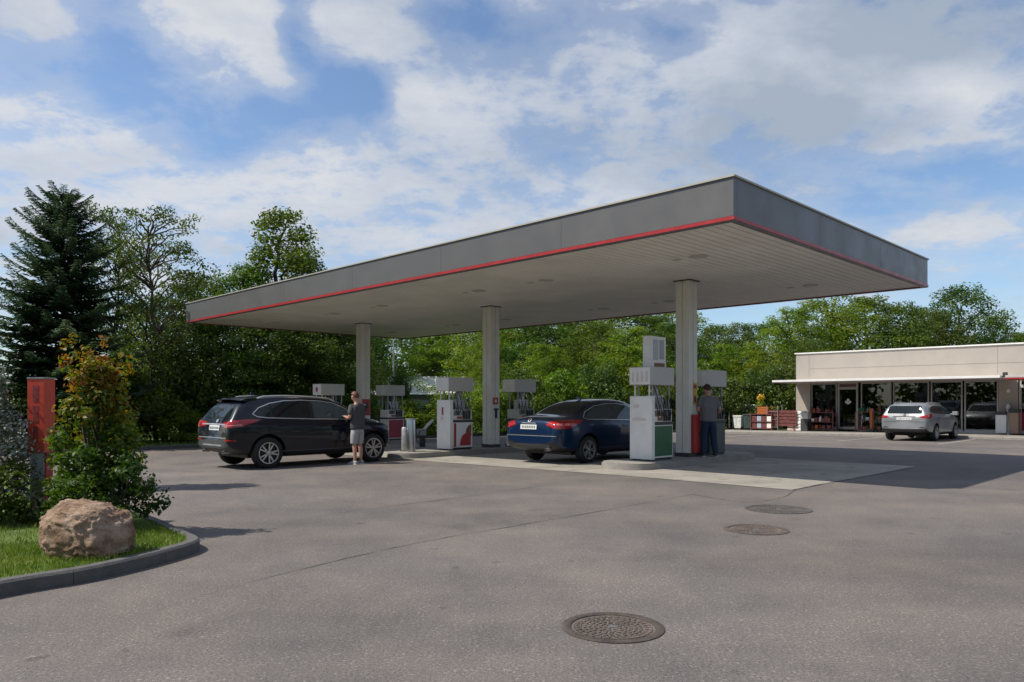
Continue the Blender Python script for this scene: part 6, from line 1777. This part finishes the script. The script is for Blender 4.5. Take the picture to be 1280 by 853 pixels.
SKYMUL = (1.10, 1.22, 1.34)
SKYSTR = 0.09
SUNSTR = 4.2
BLOBS = [(-0.95, (150, 92, 215, 82, -.45)), (-0.85, (330, 150, 220, 60, -.3)), (-0.9, (440, 112, 110, 50, 0)), (-0.9, (368, 40, 38, 80, .2)), (-0.4, (275, 195, 70, 30, 0)),
         (0.85, (265, 45, 200, 85, -.75)), (0.5, (360, 110, 70, 40, -.5)), (0.8, (455, 40, 100, 75, 0)), (0.7, (60, 25, 100, 50, -.8)), (0.4, (90, 70, 60, 30, -.6)), (0.45, (330, 10, 120, 40, 0)),
         (0.6, (60, 160, 230, 75, -.35)), (0.5, (300, 240, 330, 70, 0)), (1.1, (514, 125, 56, 46, 0)), (0.55, (610, 150, 130, 70, .5)), (0.4, (470, 215, 260, 70, 0)), (0.8, (1000, 90, 460, 170, 0)), (0.3, (760, 230, 300, 90, 0)),
         (-0.9, (1225, 215, 170, 42, .2)), (-0.7, (1110, 258, 130, 34, .1)), (-0.25, (1215, 350, 190, 60, 0)), (-0.5, (845, 50, 70, 34, .7)), (-0.6, (925, 395, 220, 60, 0)), (-0.7, (590, 30, 130, 45, .3)), (-0.4, (655, 165, 60, 30, .5)), (0.55, (1190, 283, 150, 36, .1)), (0.35, (240, 330, 420, 90, 0)), (0.35, (700, 290, 420, 80, 0)), (0.3, (60, 250, 250, 60, 0))]
GREYS = [(0.95, (1140, 30, 360, 105, 0)), (0.85, (1000, 140, 300, 66, .15)), (0.6, (830, 185, 280, 80, .1)), (0.35, (700, 60, 250, 80, 0)), (-0.35, (1190, 110, 130, 35, 0)), (-0.5, (280, 60, 260, 110, 0)), (-0.4, (250, 240, 330, 60, 0)), (.3, (950, 230, 260, 60, 0)), (-.4, (60, 150, 200, 70, 0))]

def camera():
    c = bpy.data.cameras.new('camera'); o = bpy.data.objects.new('camera', c); COL.objects.link(o)
    o.location = (0, 0, CAMZ); o.rotation_euler = (math.radians(90), 0, 0)
    c.sensor_width = 36; c.lens = FPX / 1280 * 36; c.shift_y = (HOR - 426.5) / 1280; c.clip_end = 3000; c.clip_start = 0.05
    SC.camera = o
    SC.view_settings.view_transform = 'Standard'; SC.view_settings.look = 'None'; SC.view_settings.gamma = 1; SC.view_settings.use_curve_mapping = False
    SC.view_settings.exposure = EXPO
    SC.cycles.max_bounces = 8; SC.cycles.transparent_max_bounces = 12
    SC.cycles.use_denoising = True
EXPO = 0.30

mats()
ground(); manholes(); canopy(); pumps(); shop(); shopfront_things(); background_hall()
cars(); people(); vegetation(); bed()
world(); camera()
